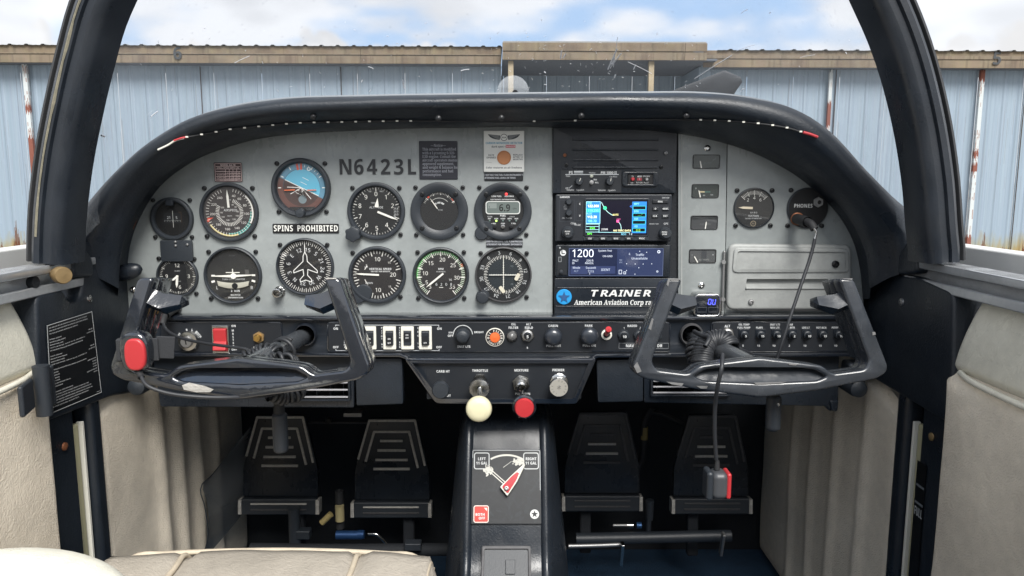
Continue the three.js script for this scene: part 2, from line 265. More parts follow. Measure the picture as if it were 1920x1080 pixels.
  const strip = (bands, s) => std(L(0.85, 0.85, 0.85), 0.8, { map: canvas(64, 1024, (x, W, Hh) => { seedN = s; for (const [y0, y1, c] of bands) { x.fillStyle = c; for (let q = 0; q < W; q += 3) { const j = (fbm(q * 0.12, s + y0 * 9, 3) - 0.5) * 60; x.fillRect(q, y0 * Hh + j, 3, (y1 - y0) * Hh + 60); } } speckle(x, W, Hh, 500, 0.35); for (let i = 0; i < 30; i++) { x.fillStyle = 'rgba(110,52,36,0.5)'; x.fillRect(rnd() * W, rnd() * Hh, 3 + rnd() * 12, 8 + rnd() * 40); } }) });
  const W1 = 'rgb(196,202,203)', R1 = 'rgb(128,76,62)';
  mesh('downspout', mv(box(0.075, 3.33, 0.06, 0.006), -8.32, 1.68, 0.10, 0, 0, 0), strip([[0, 0.2, W1], [0.2, 0.24, R1], [0.24, 0.36, W1], [0.36, 0.62, R1], [0.62, 0.74, W1], [0.74, 1, R1]], 4), hangar, true);
  mesh('downspout', mv(box(0.075, 3.29, 0.06, 0.006), 8.16, 1.66, 0.10), strip([[0, 0.06, R1], [0.06, 0.42, W1], [0.42, 0.46, R1], [0.46, 0.49, W1], [0.49, 0.54, R1], [0.54, 0.88, W1], [0.88, 1, R1]], 6), hangar, true);
  mesh('downspout', mv(box(0.06, 3.29, 0.05, 0.006), 5.50, 1.66, 0.08), strip([[0, 0.17, W1], [0.17, 0.30, R1], [0.30, 1, W1]], 8), hangar, true);
  const gapM = std(L(0.05, 0.04, 0.035), 0.9);
  for (const x of [-5.4, -3.0, 5.62, 9.0]) mesh('seam_gap', mv(box(0.014, 3.3, 0.01, 0.002), x, 1.68, 0.032), gapM, hangar);
}
{ // propeller on the nose
  const c = at(1000, 298, -1.05), p = thing('propeller', 'dark grey two-bladed propeller standing beyond the glareshield', 'propeller', c);
  const bm = std(L(0.055, 0.06, 0.068), 0.5, { map: rep(toneT, 0.2) });
  const rows = []; for (let i = 0; i <= 14; i++) { const t = i / 14, r = 0.06 + 0.56 * t, w = (0.026 + 0.018 * Math.sin(Math.min(1, t * 1.25) * Math.PI * 0.62)) * (t > 0.93 ? Math.sqrt(Math.max(0.04, 1 - ((t - 0.93) / 0.07) ** 2)) : 1), tw = 0.9 - 0.62 * t, th = 0.013 * (1 - 0.6 * t); rows.push(Array.from({ length: 13 }, (_, k) => { const a = k / 12 * 2 * Math.PI, y = Math.cos(a) * w, z = Math.sin(a) * th; return [r, y * Math.cos(tw) - z * Math.sin(tw), y * Math.sin(tw) + z * Math.cos(tw)]; })); }
  const end = rows[rows.length - 1].map(() => [0.622, 0, 0]); rows.push(end);
  for (const a of [0.36, 0.36 + Math.PI]) mesh('blade', grid(rows).rotateZ(a), bm, p);
  mesh('hub', cyl(0.075, 0.075, 0.1), bm, p); mesh('spinner', mv(lathe([[0.115, 0], [0.112, 0.05], [0.09, 0.14], [0.05, 0.21], [0, 0.24]]).rotateY(Math.PI), 0, 0, -0.03), M.white, p);
}
// ================= the cabin shell =================
const XL = -0.572, XR = 0.535, FLOOR = 0.545, FW = -0.46;
struct('cabin_floor', [mv(box(XR - XL + 0.16, 0.03, 2.3, 0.002), (XL + XR) / 2, FLOOR - 0.015, 0.68)], M.carpet, 'dark blue carpeted cabin floor');
struct('firewall', [mv(box(XR - XL + 0.16, 1.0, 0.02, 0.002), (XL + XR) / 2, 0.98, FW - 0.01)], M.dark, 'dark firewall behind the pedals');
struct('cabin_wall_left', [mv(box(0.03, 0.73, 2.3, 0.003), XL - 0.095, 0.90, 0.68)], std(L(0.6, 0.6, 0.58), 0.5), 'outer cabin skin behind the left upholstery');
struct('cabin_wall_right', [mv(box(0.03, 0.73, 2.3, 0.003), XR + 0.095, 0.90, 0.68)], std(L(0.6, 0.6, 0.58), 0.5), 'outer cabin skin behind the right upholstery');
struct('rear_bulkhead', [mv(box(XR - XL + 0.18, 0.80, 0.03, 0.003), (XL + XR) / 2, 0.94, 1.84)], M.seat, 'cream upholstered wall behind the seats');
struct('cowl_deck', [grid(Array.from({ length: 9 }, (_, i) => { const z = 0.02 - i * 0.17; return Array.from({ length: 25 }, (_, j) => { const a = j / 24 * 2 - 1, w = 0.60 - 0.16 * (i / 8), top = 1.455 - 0.04 * i / 8 - Math.max(0, 0.02 - z) * 0.05; return [-0.02 + a * w, Math.max(0.9, top - 0.26 * Math.pow(Math.abs(a), 3.2)), z - 0.02]; }); }))], M.dark, 'dark top deck ahead of the instrument panel');

// ---- soft trim on the side walls: each a padded panel with real puffs
function padded(name, label, cat, x, dir, z0, z1, y0, y1, puff, mat, opt = {}) {   // outline in (z, y) on the wall plane x, bulging towards dir
  const n = 90, m = 44, rows = [];
  for (let i = 0; i <= m; i++) { const r = []; for (let j = 0; j <= n; j++) { const u = j < 6 ? j * 0.0016 : lerp(0.0096, 1, (j - 6) / (n - 6)), v = i / m, zt = opt.z0top ?? z0, z = lerp(lerp(z0, zt, v), z1, u), yt = opt.top ? opt.top(u) : y1, y = lerp(y0, yt, v); const du = 0.012 / Math.abs(z1 - z0), dv = 0.012 / (y1 - y0), e = Math.min(1, Math.min(u, 1 - u) / du, Math.min(v, 1 - v) / dv); r.push([x + dir * (puff(u, v) - (opt.lean || 0) * v + 0.012 * Math.sqrt(Math.max(0, e))), y, z]); } rows.push(r); }
  const g = grid(rows, 1.2); return tag(mesh(name, g, mat), label, cat);
}
const ribs = (list, amp, wid) => (u, v) => list.reduce((s, c) => s + amp * Math.exp(-(((u - c - 0.015 * Math.sin(v * 4)) / wid) ** 2)), 0) + 0.006 * fbm(u * 5 + 3, v * 4, 3);
padded('kick_panel', 'cream textured fabric kick panel under the side cover with the placard', 'upholstery', XL - 0.024, 1, 0.085, FW, FLOOR, 0.98, ribs([0.3, 0.42, 0.55, 0.7], 0.008, 0.035), M.fabric, { top: (u) => 1.03 + 0.05 * Math.min(1, u * 4) });
padded('kick_panel', 'cream textured fabric kick panel under the plain side cover', 'upholstery', XR + 0.024, -1, 0.085, FW, FLOOR, 0.98, ribs([0.16, 0.34, 0.5, 0.66], 0.006, 0.03), M.fabric, { top: (u) => 1.03 + 0.05 * Math.min(1, u * 4) });
for (const [s, X] of [[1, XL], [-1, XR]]) {
  padded('lower_side_pad', 'cream textured fabric wall padding behind the post with the ' + (s > 0 ? 'copper rivet' : 'FULL scale'), 'upholstery', X - s * 0.014, s, 0.203, 1.8, FLOOR, 1.12, (u, v) => 0.01 * fbm(u * 9, v * 3, 3) + 0.008 * Math.exp(-(((u - 0.12) / 0.02) ** 2)), M.fabric, { top: () => 1.124 });
  const up = padded('upper_side_pad', 'smooth cream vinyl panel below the canopy rail ' + (s > 0 ? 'with the brass knob' : 'without a knob'), 'upholstery', X - s * 0.014, s, 0.200, 1.8, 1.12, 1.236, (u, v) => 0.006 * Math.sin(v * Math.PI), M.leather, { lean: 0.03, z0top: 0.222, top: () => 1.236 });
  mesh('welt', tube([[X - s * 0.004, 1.124, 0.225], [X + s * 0.003, 1.122, 0.26], [X + s * 0.004, 1.12, 0.5], [X + s * 0.004, 1.118, 1.2]], 0.0036), M.leather, up);
}
// ---- black side covers, door posts, sight gauges, rails
function prismX(pts, x, thick) {                                             // outline [z, y] -> solid between x and x + thick
  const g = ext(pts.map(([z, y]) => [-z, y]), Math.abs(thick), 0.005, [], 3);  // built in the xy plane, then turned so its x runs along -z
  g.rotateY(Math.PI / 2); return g.translate(thick > 0 ? x : x + thick, 0, 0);
}
const zy = (list, X) => list.map(([a, b]) => { const p = atX(a, b, X); return [p[2], p[1]]; });
{
  const side = thing('side_cover', 'black plastic side cover with a white printed limitations placard', 'trim cover', [0, 0, 0]);
  const o = rounded(zy([[69, 553], [120, 543], [127, 560], [138, 567], [150, 560], [156, 540], [158, 500], [142, 462], [205, 440], [262, 470], [268, 600], [262, 735], [214, 742], [74, 797]], XL), 0.012, 4);
  mesh('cover', prismX(o, XL, -0.05), M.vinyl, side);
  mesh('post_boot', prismX(rounded(zy([[136, 458], [150, 448], [176, 486], [177, 520], [140, 520]], XL + 0.008), 0.008), XL + 0.008, -0.03), M.vinyl, side);
  const sc = atX(167, 560, XL); mesh('screw', mv(lathe([[0.0055, 0], [0.005, 0.002], [0.002, 0.003], [0.002, 0.001], [0, 0.001]], 16).rotateY(Math.PI / 2), sc[0], sc[1], sc[2]), M.steel, side);
  // placard on the cover's inward face
  const q = [[87, 610], [173, 583], [191, 736], [96, 776]].map(([a, b]) => atX(a, b, XL + 0.0015));
  const t = canvas(512, 860, (x, W, H) => {
    x.fillStyle = '#0d1013'; x.fillRect(0, 0, W, H); x.strokeStyle = '#c9cccc'; x.lineWidth = 7; x.strokeRect(6, 6, W - 12, H - 12);
    const ln = ['THIS AIRPLANE MUST BE OPERATED AS A NORMAL OR UTILITY CATEGORY', 'AIRPLANE IN COMPLIANCE WITH THE OPERATING LIMITATIONS STATED IN', 'THE FORM OF PLACARDS, MARKINGS AND MANUALS.', '', 'NORMAL CATEGORY', 'MAXIMUM GROSS WEIGHT|1500 LBS.', 'MANEUVERING SPEED|131 MPH CAS', 'FLIGHT LOAD FACTORS   FLAPS UP +3.8 -1.52   FLAPS DOWN +3.5', 'NO ACROBATIC MANEUVERS INCLUDING SPINS APPROVED', '', 'UTILITY CATEGORY', 'MAXIMUM GROSS WEIGHT|1500 LBS.', 'MANEUVERING SPEED|131 MPH CAS', 'FLIGHT LOAD FACTORS   FLAPS UP +4.4 -1.76   FLAPS DOWN +3.5', '', '    ACROBATIC MANEUVERS ARE LIMITED TO THE FOLLOWING', 'MANEUVER|ENTRY SPEED CAS', 'CHANDELLES|131 MPH', 'LAZY EIGHTS|131 MPH', 'STEEP TURNS|131 MPH', 'STALLS (EXCEPT WHIP STALLS)|SLOW DECELERATION', 'FLAPS EXTENDED|120 MPH', '', 'INTENTIONAL SPINS PROHIBITED', 'DO NOT OPEN CANOPY AT SPEEDS ABOVE 113 MPH CAS. THIS', 'AIRPLANE IS CERTIFIED FOR THE FOLLOWING OPERATIONS AS OF', 'DATE OF ORIGINAL AIRWORTHINESS CERTIFICATE DAY, NIGHT, IFR,', 'VFR. FLIGHT INTO KNOWN ICING CONDITIONS PROHIBITED.', 'ALTITUDE LOSS IN STALL RECOVERY 300 FT.', '|P/N 5-'];
    ln.forEach((s, i) => { const y = 34 + i * 27.5, [l, r] = s.split('|'); T(x, l, 20, y, 15, { al: 'left', w: 'bold', sx: Math.min(0.82, 470 / (l.length * 9.4)) }); if (r) T(x, r, W - 20, y, 15, { al: 'right', w: 'bold', sx: 0.82 }); });
  });
  const g = grid([[q[3], q[2]], [q[0], q[1]]]); mesh('placard', g, std(L(1, 1, 1), 0.45, { map: t }), side, true);
}
{
  const side = thing('side_cover', 'plain black plastic side cover without any placard', 'trim cover', [0, 0, 0]);
  const o = rounded(zy([[1787, 548], [1725, 520], [1690, 515], [1678, 500], [1680, 455], [1640, 430], [1597, 470], [1592, 600], [1600, 690], [1645, 715], [1785, 800]], XR), 0.012, 4);
  mesh('cover', prismX(o, XR, 0.05), M.vinyl, side);
  mesh('post_boot', prismX(rounded(zy([[1716, 452], [1700, 450], [1676, 492], [1682, 516], [1718, 512]], XR - 0.008), 0.008), XR - 0.008, 0.03), M.vinyl, side);
  const sc = atX(1691, 566, XR); mesh('screw', mv(lathe([[0.0055, 0], [0.005, 0.002], [0.002, 0.003], [0.002, 0.001], [0, 0.001]], 16).rotateY(-Math.PI / 2), sc[0], sc[1], sc[2]), M.dullsteel, side);
}
for (const [s, X] of [[1, XL], [-1, XR]]) {
  const p = thing('door_post', 'black upright post under the ' + (s > 0 ? 'side cover with the placard' : 'plain side cover'), 'post', [X - s * 0.034, FLOOR, 0.14]);
  mesh('post', [mv(box(0.03, 0.53, 0.052, 0.003), s * 0.012, 0.26, 0.034), mv(box(0.03, 0.53, 0.030, 0.010), s * 0.016, 0.26, -0.040), mv(box(0.01, 0.53, 0.09, 0.002), -s * 0.004, 0.26, 0)], M.vinyl, p);
  const k = at(s > 0 ? 104 : 1753, s > 0 ? 840 : 822, 0.18); mesh('rivet', mv(lathe([[0.0055, 0], [0.005, 0.002], [0, 0.0035]], 16).rotateY(s * Math.PI / 2), s * 0.028, k[1] - FLOOR, 0.034), s > 0 ? M.copper : M.brass, p);
  const gz = -0.008, gg = thing('fuel_sight_gauge', 'pale vertical fuel sight strip ' + (s > 0 ? 'under the placard cover' : 'beside the word FULL'), 'gauge', [X - s * 0.020, FLOOR, 0.14 + gz]);
  mesh('tube', [mv(box(0.008, 0.475, 0.014, 0.003), s * 0.004, 0.2475, 0.004)], std(L(0.42, 0.40, 0.26), 0.4), gg);
  mesh('edge', [mv(box(0.009, 0.475, 0.005, 0.001), s * 0.006, 0.2475, -0.009)], M.white, gg);
  if (s < 0) { const t = canvas(64, 512, (x, W, H) => { x.fillStyle = '#07090b'; x.fillRect(0, 0, W, H); x.fillStyle = '#6a6f74'; x.fillRect(4, 44, 56, 5); x.fillRect(4, 78, 56, 5); T(x, 'FULL', 32, 98, 24, { w: 'bold', c: '#b9bdbf' }); x.fillRect(4, 430, 56, 3); speckle(x, W, H, 60, 0.3); });
    const pl = new THREE.PlaneGeometry(0.022, 0.36).rotateY(-Math.PI / 2); mesh('scale_plate', mv(pl, -0.0150, 0.26, 0.026), std(L(1, 1, 1), 0.5, { map: t }), gg, true); }
}
{ // canopy rails
  const prof = (s) => [[0, 0], [0.034, 0], [0.034, -0.010], [0.022, -0.012], [0.022, -0.030], [0.004, -0.034], [0, -0.02]].map(([a, b]) => [a * s, b]);
  for (const [s, X] of [[1, XL], [-1, XR]]) {
    const r = thing('canopy_rail', s > 0 ? 'silver alloy canopy rail with a brass end knob' : 'silver alloy canopy rail without end knob', 'rail', [X - s * 0.030, 1.250, 0.085]);
    const pts = prof(s); if (s < 0) pts.reverse();
    mesh('rail', [ext(rounded(pts, 0.002, 2), 1.55, 0.001)], M.alloy, r);
    mesh('inner_lip', mv(box(0.006, 0.012, 1.55, 0.002), s * 0.026, -0.030, 0.775), M.alloy, r);
    if (s > 0) { { const kp = at(116, 516, 0.19); mesh('knob', mv(lathe([[0.0, -0.016], [0.008, -0.016], [0.009, -0.008], [0.0105, -0.006], [0.0105, 0.004], [0.0095, 0.006], [0, 0.0065]]).rotateY(0.9), kp[0] - r.position.x, kp[1] - r.position.y, 0.19 - r.position.z), M.brass, r); } mesh('roller', mv(cyl(0.007, 0.007, 0.012, 20).rotateY(Math.PI / 2), 0.024, -0.018, 0.125), M.dark, r); }
  }
  const l = thing('latch', 'black hinge latch on the cream padding beside the placard', 'latch', atX(62, 740, XL + 0.02));
  mesh('plate', mv(box(0.006, 0.036, 0.040, 0.008), 0, 0, 0.012, 0, 0.3), M.satin, l); mesh('hinge', mv(new THREE.CylinderGeometry(0.009, 0.009, 0.06, 18), 0, 0, -0.018), M.satin, l); mesh('base', mv(box(0.008, 0.05, 0.02, 0.003), -0.004, 0, -0.034), M.satin, l);
}
// ---- windscreen bow: a ribbed hoop from rail to rail
const bowPts = (() => {
  const zb = 0.17, left = [[103, 492], [103, 470], [106, 400], [118, 300], [134, 215], [157, 115], [192, 0]].map(([a, b]) => at(a, b, zb)), right = [[1655, 0], [1697, 105], [1728, 225], [1746, 340], [1753, 430], [1757, 470], [1757, 490]].map(([a, b]) => at(a, b, zb));
  const c = new THREE.CatmullRomCurve3([...left, [-0.40, 1.695, zb], [-0.25, 1.79, zb], [-0.02, 1.83, zb], [0.21, 1.79, zb], [0.36, 1.695, zb], ...right].map(V), false, 'centripetal'); return c.getSpacedPoints(110);
})();
function sweep(pts, section, off = 0) {                                     // section [n, b]: n towards the cabin middle, b along z
  const C = new THREE.Vector3(-0.02, 1.35, 0.17);
  return pts.map((p, i) => { const t = pts[Math.min(i + 1, pts.length - 1)].clone().sub(pts[Math.max(i - 1, 0)]).normalize(), n = new THREE.Vector3(t.y, -t.x, 0); if (n.dot(C.clone().sub(p)) < 0) n.negate(); return section.map(([a, b]) => [p.x + n.x * (a + off), p.y + n.y * (a + off), p.z + b]); });
}
{
  const bow = thing('windscreen_bow', 'black ribbed hoop frame arching around the windscreen', 'frame', [0, 0, 0]);
  const S = [[-0.019, -0.03], [-0.019, 0.016], [-0.013, 0.022], [-0.006, 0.022], [-0.004, 0.018], [0.004, 0.018], [0.006, 0.022], [0.014, 0.020], [0.020, 0.012], [0.021, -0.03], [-0.019, -0.03]];
  mesh('hoop', grid(sweep(bowPts, S), 0.7), M.black, bow);
  mesh('seal', grid(sweep(bowPts, [[-0.032, -0.02], [-0.032, 0.006], [-0.026, 0.012], [-0.021, 0.006], [-0.021, -0.02], [-0.032, -0.02]]), 0.9), M.rubber, bow);
  const worn = bowPts.slice(2, 34); mesh('glue_line', grid(sweep(worn, [[-0.0125, 0.0222], [-0.0105, 0.0236], [-0.0085, 0.0222]]).map((r, i) => { const w = 0.35 + 1.0 * fbm(i * 0.55, 4.1, 3); return r.map((q, k) => q.map((v, c) => lerp(r[1][c], v, w))); }), 1), std(L(0.24, 0.22, 0.16), 0.8, { map: rep(toneT, 0.02) }), bow);
}
// ---- windscreen
const winRows = (shrink) => { const R = []; for (let i = 0; i <= 14; i++) { const t = i / 14; R.push(bowPts.map((p) => { const a = (p.x + 0.02) / 0.57, ff = Math.sqrt(Math.max(0, 1 - a * a)), bx = -0.02 + a * 0.53, by = 1.30 + 0.135 * ff, bz = 0.12 - 0.62 * ff, y = lerp(p.y, by, t) + 0.09 * Math.sin(t * Math.PI) * ff; return [lerp(p.x, bx, t) * (1 - shrink), y - shrink * 0.5, lerp(p.z - 0.025, bz, t) + shrink]; })); } return R; };
{
  const w = thing('windscreen', 'curved clear windscreen with scratches and dust', 'windscreen', [0, 0, 0]);
  const pane = mesh('pane', grid(winRows(0), 3), M.glass, w); scene.updateMatrixWorld(true);
  const film = canvas(512, 256, (x, W, H) => { const im = x.getImageData(0, 0, W, H); for (let y = 0; y < H; y++) for (let q = 0; q < W; q++) { const k = cl255(255 * (0.075 + 0.13 * Math.max(0, fbm(q * 0.02, y * 0.03, 5) - 0.3) + (hash2(q, y) > 0.992 ? 0.14 * hash2(y, q) : 0))), o = (y * W + q) * 4; im.data[o] = im.data[o + 1] = im.data[o + 2] = k; im.data[o + 3] = 255; } x.putImageData(im, 0, 0); }, false);
  const fm = new THREE.MeshStandardMaterial({ color: L(0.75, 0.8, 0.86), roughness: 1, transparent: true, alphaMap: film }); const dust = mesh('dust_film', grid(winRows(0.003), 3), fm, w, true); dust.userData.kind = 'stuff'; dust.castShadow = false;
  const rc = new THREE.Raycaster(), hit = (a, b) => { rc.set(new THREE.Vector3(0, CAM.y, CAM.z), new THREE.Vector3(...ray(a, b)).normalize()); const h = rc.intersectObject(pane)[0]; return h && h.point.clone().addScaledVector(rc.ray.direction, -0.006); };
  const marks = [], line = (a, b, c, d, r) => { const p = hit(a, b), q = hit(c, d); if (p && q) marks.push(tube([p.toArray(), p.clone().lerp(q, 0.5).add(new THREE.Vector3(0, 0.0006, 0)).toArray(), q.toArray()], r, 3, 4)); };
  seedN = 77;
  for (const [a, b, c, d, r] of [[1302, 148, 1372, 104, 0.0007], [1140, 130, 1157, 92, 0.0012], [1144, 128, 1165, 100, 0.0009], [1150, 126, 1158, 70, 0.0005], [1147, 120, 1152, 108, 0.0018], [1051, 110, 1053, 95, 0.0011], [1056, 109, 1061, 101, 0.001], [1177, 116, 1222, 138, 0.0004], [1188, 130, 1192, 122, 0.001], [758, 166, 755, 150, 0.001], [678, 154, 680, 150, 0.001], [864, 133, 880, 130, 0.0009], [690, 125, 700, 129, 0.0008], [440, 118, 468, 105, 0.0004], [1390, 25, 1402, 17, 0.0004], [283, 219, 296, 209, 0.001], [190, 254, 196, 256, 0.0015], [1152, 146, 1154, 140, 0.0014], [1020, 135, 1023, 137, 0.0012], [1500, 108, 1528, 103, 0.0003], [1380, 96, 1415, 84, 0.0003]]) line(a, b, c, d, r);
  for (let i = 0; i < 130; i++) { const a = i < 70 ? 900 + rnd() * 420 : 250 + rnd() * 1350, b = i < 70 ? 60 + rnd() * 110 : 20 + rnd() * 150, l = 1 + rnd() * 4, g = rnd() * 3; line(a, b, a + l * Math.cos(g), b + l * Math.sin(g), 0.0002 + rnd() * rnd() * 0.0006); }
  const sm = mesh('scratches', marks, std(L(0.8, 0.82, 0.85), 0.8), w); sm.userData.kind = 'stuff';
  const pc = hit(962, 172); if (pc) { const pg = new THREE.Group(); void pg; const dm = mesh('reflection_disc', mv(cyl(0.031, 0.031, 0.0015, 40), 0, 0, 0), new THREE.MeshStandardMaterial({ color: L(0.8, 0.84, 0.88), roughness: 0.6, transparent: true, opacity: 0.2 }), w); dm.position.copy(pc); const dd = mesh('disc_dot', cyl(0.0055, 0.0055, 0.002, 20), M.screw, dm); dd.position.set(0.004, -0.002, 0.001); }  // pale disc and dark dot: a reflection in the pane, modelled as solid parts
}
// ---- glareshield
const NG = 120;
const gO = [[140, 470], [144, 425], [150, 398], [200, 336], [250, 287], [300, 250], [360, 217], [430, 197], [520, 184], [700, 178], [960, 174], [1200, 172], [1330, 173], [1420, 183], [1500, 205], [1560, 245], [1620, 310], [1675, 365], [1703, 390], [1712, 425], [1716, 470]];
const gI = [[232, 560], [236, 500], [243, 455], [262, 405], [300, 347], [360, 302], [430, 274], [520, 255], [660, 245], [830, 240], [1040, 239], [1270, 251], [1370, 271], [1450, 303], [1520, 349], [1570, 398], [1600, 448], [1614, 500], [1620, 560]];
{
  const res = (l, z) => alongPx(l, z, NG), O = res(gO, 0.075), I = res(gI, 0.004), mix = (A, B, f, z) => A.map((p, i) => [lerp(p[0], B[i][0], f), lerp(p[1], B[i][1], f), z]), nudge = (A, k, z) => A.map((p) => [lerp(p[0], -0.02, k), lerp(p[1], 1.2, k), z]);
  const I2 = res(gI, 0.06);
  const rows = [nudge(O, 0.03, -0.26), nudge(O, 0.005, -0.05), nudge(O, -0.002, 0.02), nudge(O, 0, 0.06), mix(O, I2, 0.05, 0.078), mix(O, I2, 0.18, 0.090), mix(O, I2, 0.34, 0.092), mix(O, I2, 0.47, 0.086), mix(O, I2, 0.54, 0.076), mix(O, I2, 0.62, 0.068), mix(O, I2, 0.8, 0.052), mix(O, I, 0.97, 0.02), I, nudge(I, 0, -0.02)];
  const gs = thing('glareshield', 'black padded glareshield curving over the instrument panel', 'glareshield', [0, 0, 0]);
  mesh('hood', grid(rows.map((r, ri) => r.map((p, i) => [p[0], p[1] + 0.0022 * (fbm(i * 0.16, ri * 0.5, 3) - 0.5), p[2] + 0.003 * (fbm(i * 0.11 + 7, ri * 0.4, 3) - 0.5)])), 1.4), M.vinyl, gs);
  const edge = nudge(O, -0.012, 0.035).filter((_, i) => i > 8 && i < NG - 8); mesh('edge_trim', tube(edge, 0.0020, 160, 8), std(L(0.20, 0.22, 0.24), 0.4), gs);
  for (const [a, b] of [[385, 236], [587, 218], [822, 222], [940, 221], [1090, 217], [1287, 217], [1500, 232]]) { const p = at(a, b, 0.08); mesh('snap', mv(lathe([[0.004, -0.004], [0.004, 0.001], [0.002, 0.0025], [0, 0.0028]], 14), ...p), M.screw, gs); }
  // strip of little lamps under the hood
  const st = thing('light_strip', 'row of small white lamp chips with red wire ends under the glareshield', 'light strip', [0, 0, 0]);
  const lp = [[352, 257], [398, 249], [430, 243], [500, 236], [560, 231], [640, 229], [760, 227], [960, 228], [1100, 226], [1200, 225], [1310, 225], [1380, 228], [1440, 234], [1480, 241], [1500, 247]];
  scene.updateMatrixWorld(true); const hood = gs.children[0], hc = new THREE.Raycaster(), onHood = (a, b, k = 0.002) => { hc.set(new THREE.Vector3(0, CAM.y, CAM.z), new THREE.Vector3(...ray(a, b)).normalize()); const h = hc.intersectObject(hood)[0]; return h ? h.point.addScaledVector(hc.ray.direction, -k) : V(at(a, b, 0.06)); };
  const path = new THREE.CatmullRomCurve3(lp.map(([a, b]) => onHood(a, b)), false, 'centripetal');
  mesh('tape', new THREE.TubeGeometry(path, 120, 0.0014, 6, false), M.rubber, st);
  for (let i = 0; i <= 44; i++) { if (i >= 17 && i <= 36 && i !== 25 && i !== 28) continue; const p = path.getPointAt(i / 44); mesh('lamp_chip', mv(box(0.0036, 0.0022, 0.002, 0.0004), 0, 0, 0), M.white, st).position.set(p.x, p.y, p.z + 0.0026); }
  mesh('wire', tube([[296, 281], [315, 272], [330, 263], [345, 259]].map(([a, b]) => onHood(a, b).toArray()), 0.0013), M.white, st); mesh('wire', tube([[326, 264], [340, 259], [352, 257]].map(([a, b]) => onHood(a, b).toArray()), 0.0013), M.redSatin, st);
  mesh('wire', tube([[1506, 248], [1520, 252], [1533, 257]].map(([a, b]) => onHood(a, b).toArray()), 0.0019), M.redSatin, st);
}
// ---- instrument panel sheets
{
  const p = thing('instrument_panel', 'light grey metal instrument panel with dark registration letters', 'instrument panel', [0, 0, 0]);
  const top = [[236, 604], [236, 500], [243, 455], [262, 402], [300, 344], [360, 299], [430, 270], [520, 251], [660, 241], [830, 236], [1036, 236], [1036, 604]];
  mesh('panel_sheet', mv(ext(atXY(top, 0), 0.003, 0.0005), 0, 0, -0.003), M.panel, p);
  mesh('panel_sheet', mv(ext(atXY([[1037, 604], [1037, 236], [1271, 246], [1271, 604]], -0.004), 0.003, 0), 0, 0, -0.007), M.dark, p);
  mesh('panel_sheet', mv(ext(atXY([[1271.5, 604], [1271.5, 246], [1363, 264], [1358, 604]], 0), 0.003, 0.0006), 0, 0, -0.0025), M.panel, p);
  mesh('panel_sheet', mv(ext(atXY([[1359, 604], [1364.5, 264], [1450, 299], [1520, 345], [1570, 394], [1600, 444], [1617, 500], [1620, 604]], 0), 0.003, 0.0006), 0, 0, -0.003), M.panel, p);
  mesh('seam_strip', mv(ext(atXY([[1277, 600], [1277, 250], [1279, 250], [1279, 600]], 0.0006), 0.0012, 0), 0, 0, 0), M.door, p);
  const k = mpp(700, 310, 0), g = text3('N6423L', 27 * k, 0.0006), bits = []; let x = 635;
  for (const [ch, px] of [['N', 634], ['6', 663], ['4', 688], ['2', 713], ['3', 738], ['L', 762]]) { const q = at(px, 327, 0.0006); bits.push(mv(text3(ch, 28.5 * k, 0.0006).scale(0.92, 1, 1), ...q)); } void g; void x;
  mesh('registration', bits, std(L(0.020, 0.022, 0.026), 0.6), p);
  const sc = (a, b, m = M.steel, r = 0.0048) => mesh('screw', mv(lathe([[r, 0], [r * 0.95, 0.0015], [r * 0.45, 0.003], [r * 0.4, 0.0012], [0, 0.001]], 16), ...at(a, b, 0.0006)), m, p);
  sc(1326, 278); sc(1315, 535); sc(250, 543);
  const chip = (pts) => mesh('bare_edge', mv(ext(atXY(pts, 0.006), 0.0008, 0), 0, 0, 0.006), M.copper, p);
  chip([[243, 425], [262, 385], [268, 384], [250, 430]]); chip([[1599, 395], [1607, 410], [1614, 425], [1610, 428]]);
}
// ================= instruments =================
const screwG = (r) => lathe([[r, -0.001], [r, 0.0018], [r * 0.85, 0.003], [r * 0.45, 0.0034], [r * 0.42, 0.0012], [0, 0.001]], 14);
const D2 = Math.PI / 180;
function dialTex(draw, bg = '#0b0d10') {
  return canvas(320, 320, (x) => { x.fillStyle = bg; x.fillRect(0, 0, 320, 320); speckle(x, 320, 320, 200, 0.03); x.translate(160, 160); x.scale(1.6, 1.6); draw(x); });   // draws in -100..100
}
const P2 = (a, r) => [Math.sin(a * D2) * r, -Math.cos(a * D2) * r];
function ticks(x, a0, a1, n, r0, r1, w = 2, c = '#d9d8d2', skip) { x.strokeStyle = c; x.lineWidth = w; for (let i = 0; i <= n; i++) { if (skip && skip(i)) continue; const a = a0 + (a1 - a0) * i / n; x.beginPath(); x.moveTo(...P2(a, r0)); x.lineTo(...P2(a, r1)); x.stroke(); } }
function nums(x, list, r, size, o = {}) { for (const [s, a] of list) { const [X, Y] = P2(a, r); T(x, s, X, Y, size, { c: '#dcdbd5', w: o.w || 'normal', r: o.turn ? (a + (o.turn === 'in' ? 0 : 0)) * D2 : 0, ...o }); } }
function arc(x, r, a0, a1, w, c) { x.strokeStyle = c; x.lineWidth = w; x.beginPath(); x.arc(0, 0, r, (a0 - 90) * D2, (a1 - 90) * D2); x.stroke(); }
function needleG(len, tail, w, tip = 0.3) { return ext([[-w * 0.5, -tail], [w * 0.5, -tail], [w * 0.5, len * (1 - tip)], [0, len], [-w * 0.5, len * (1 - tip)]], 0.0009, 0); }
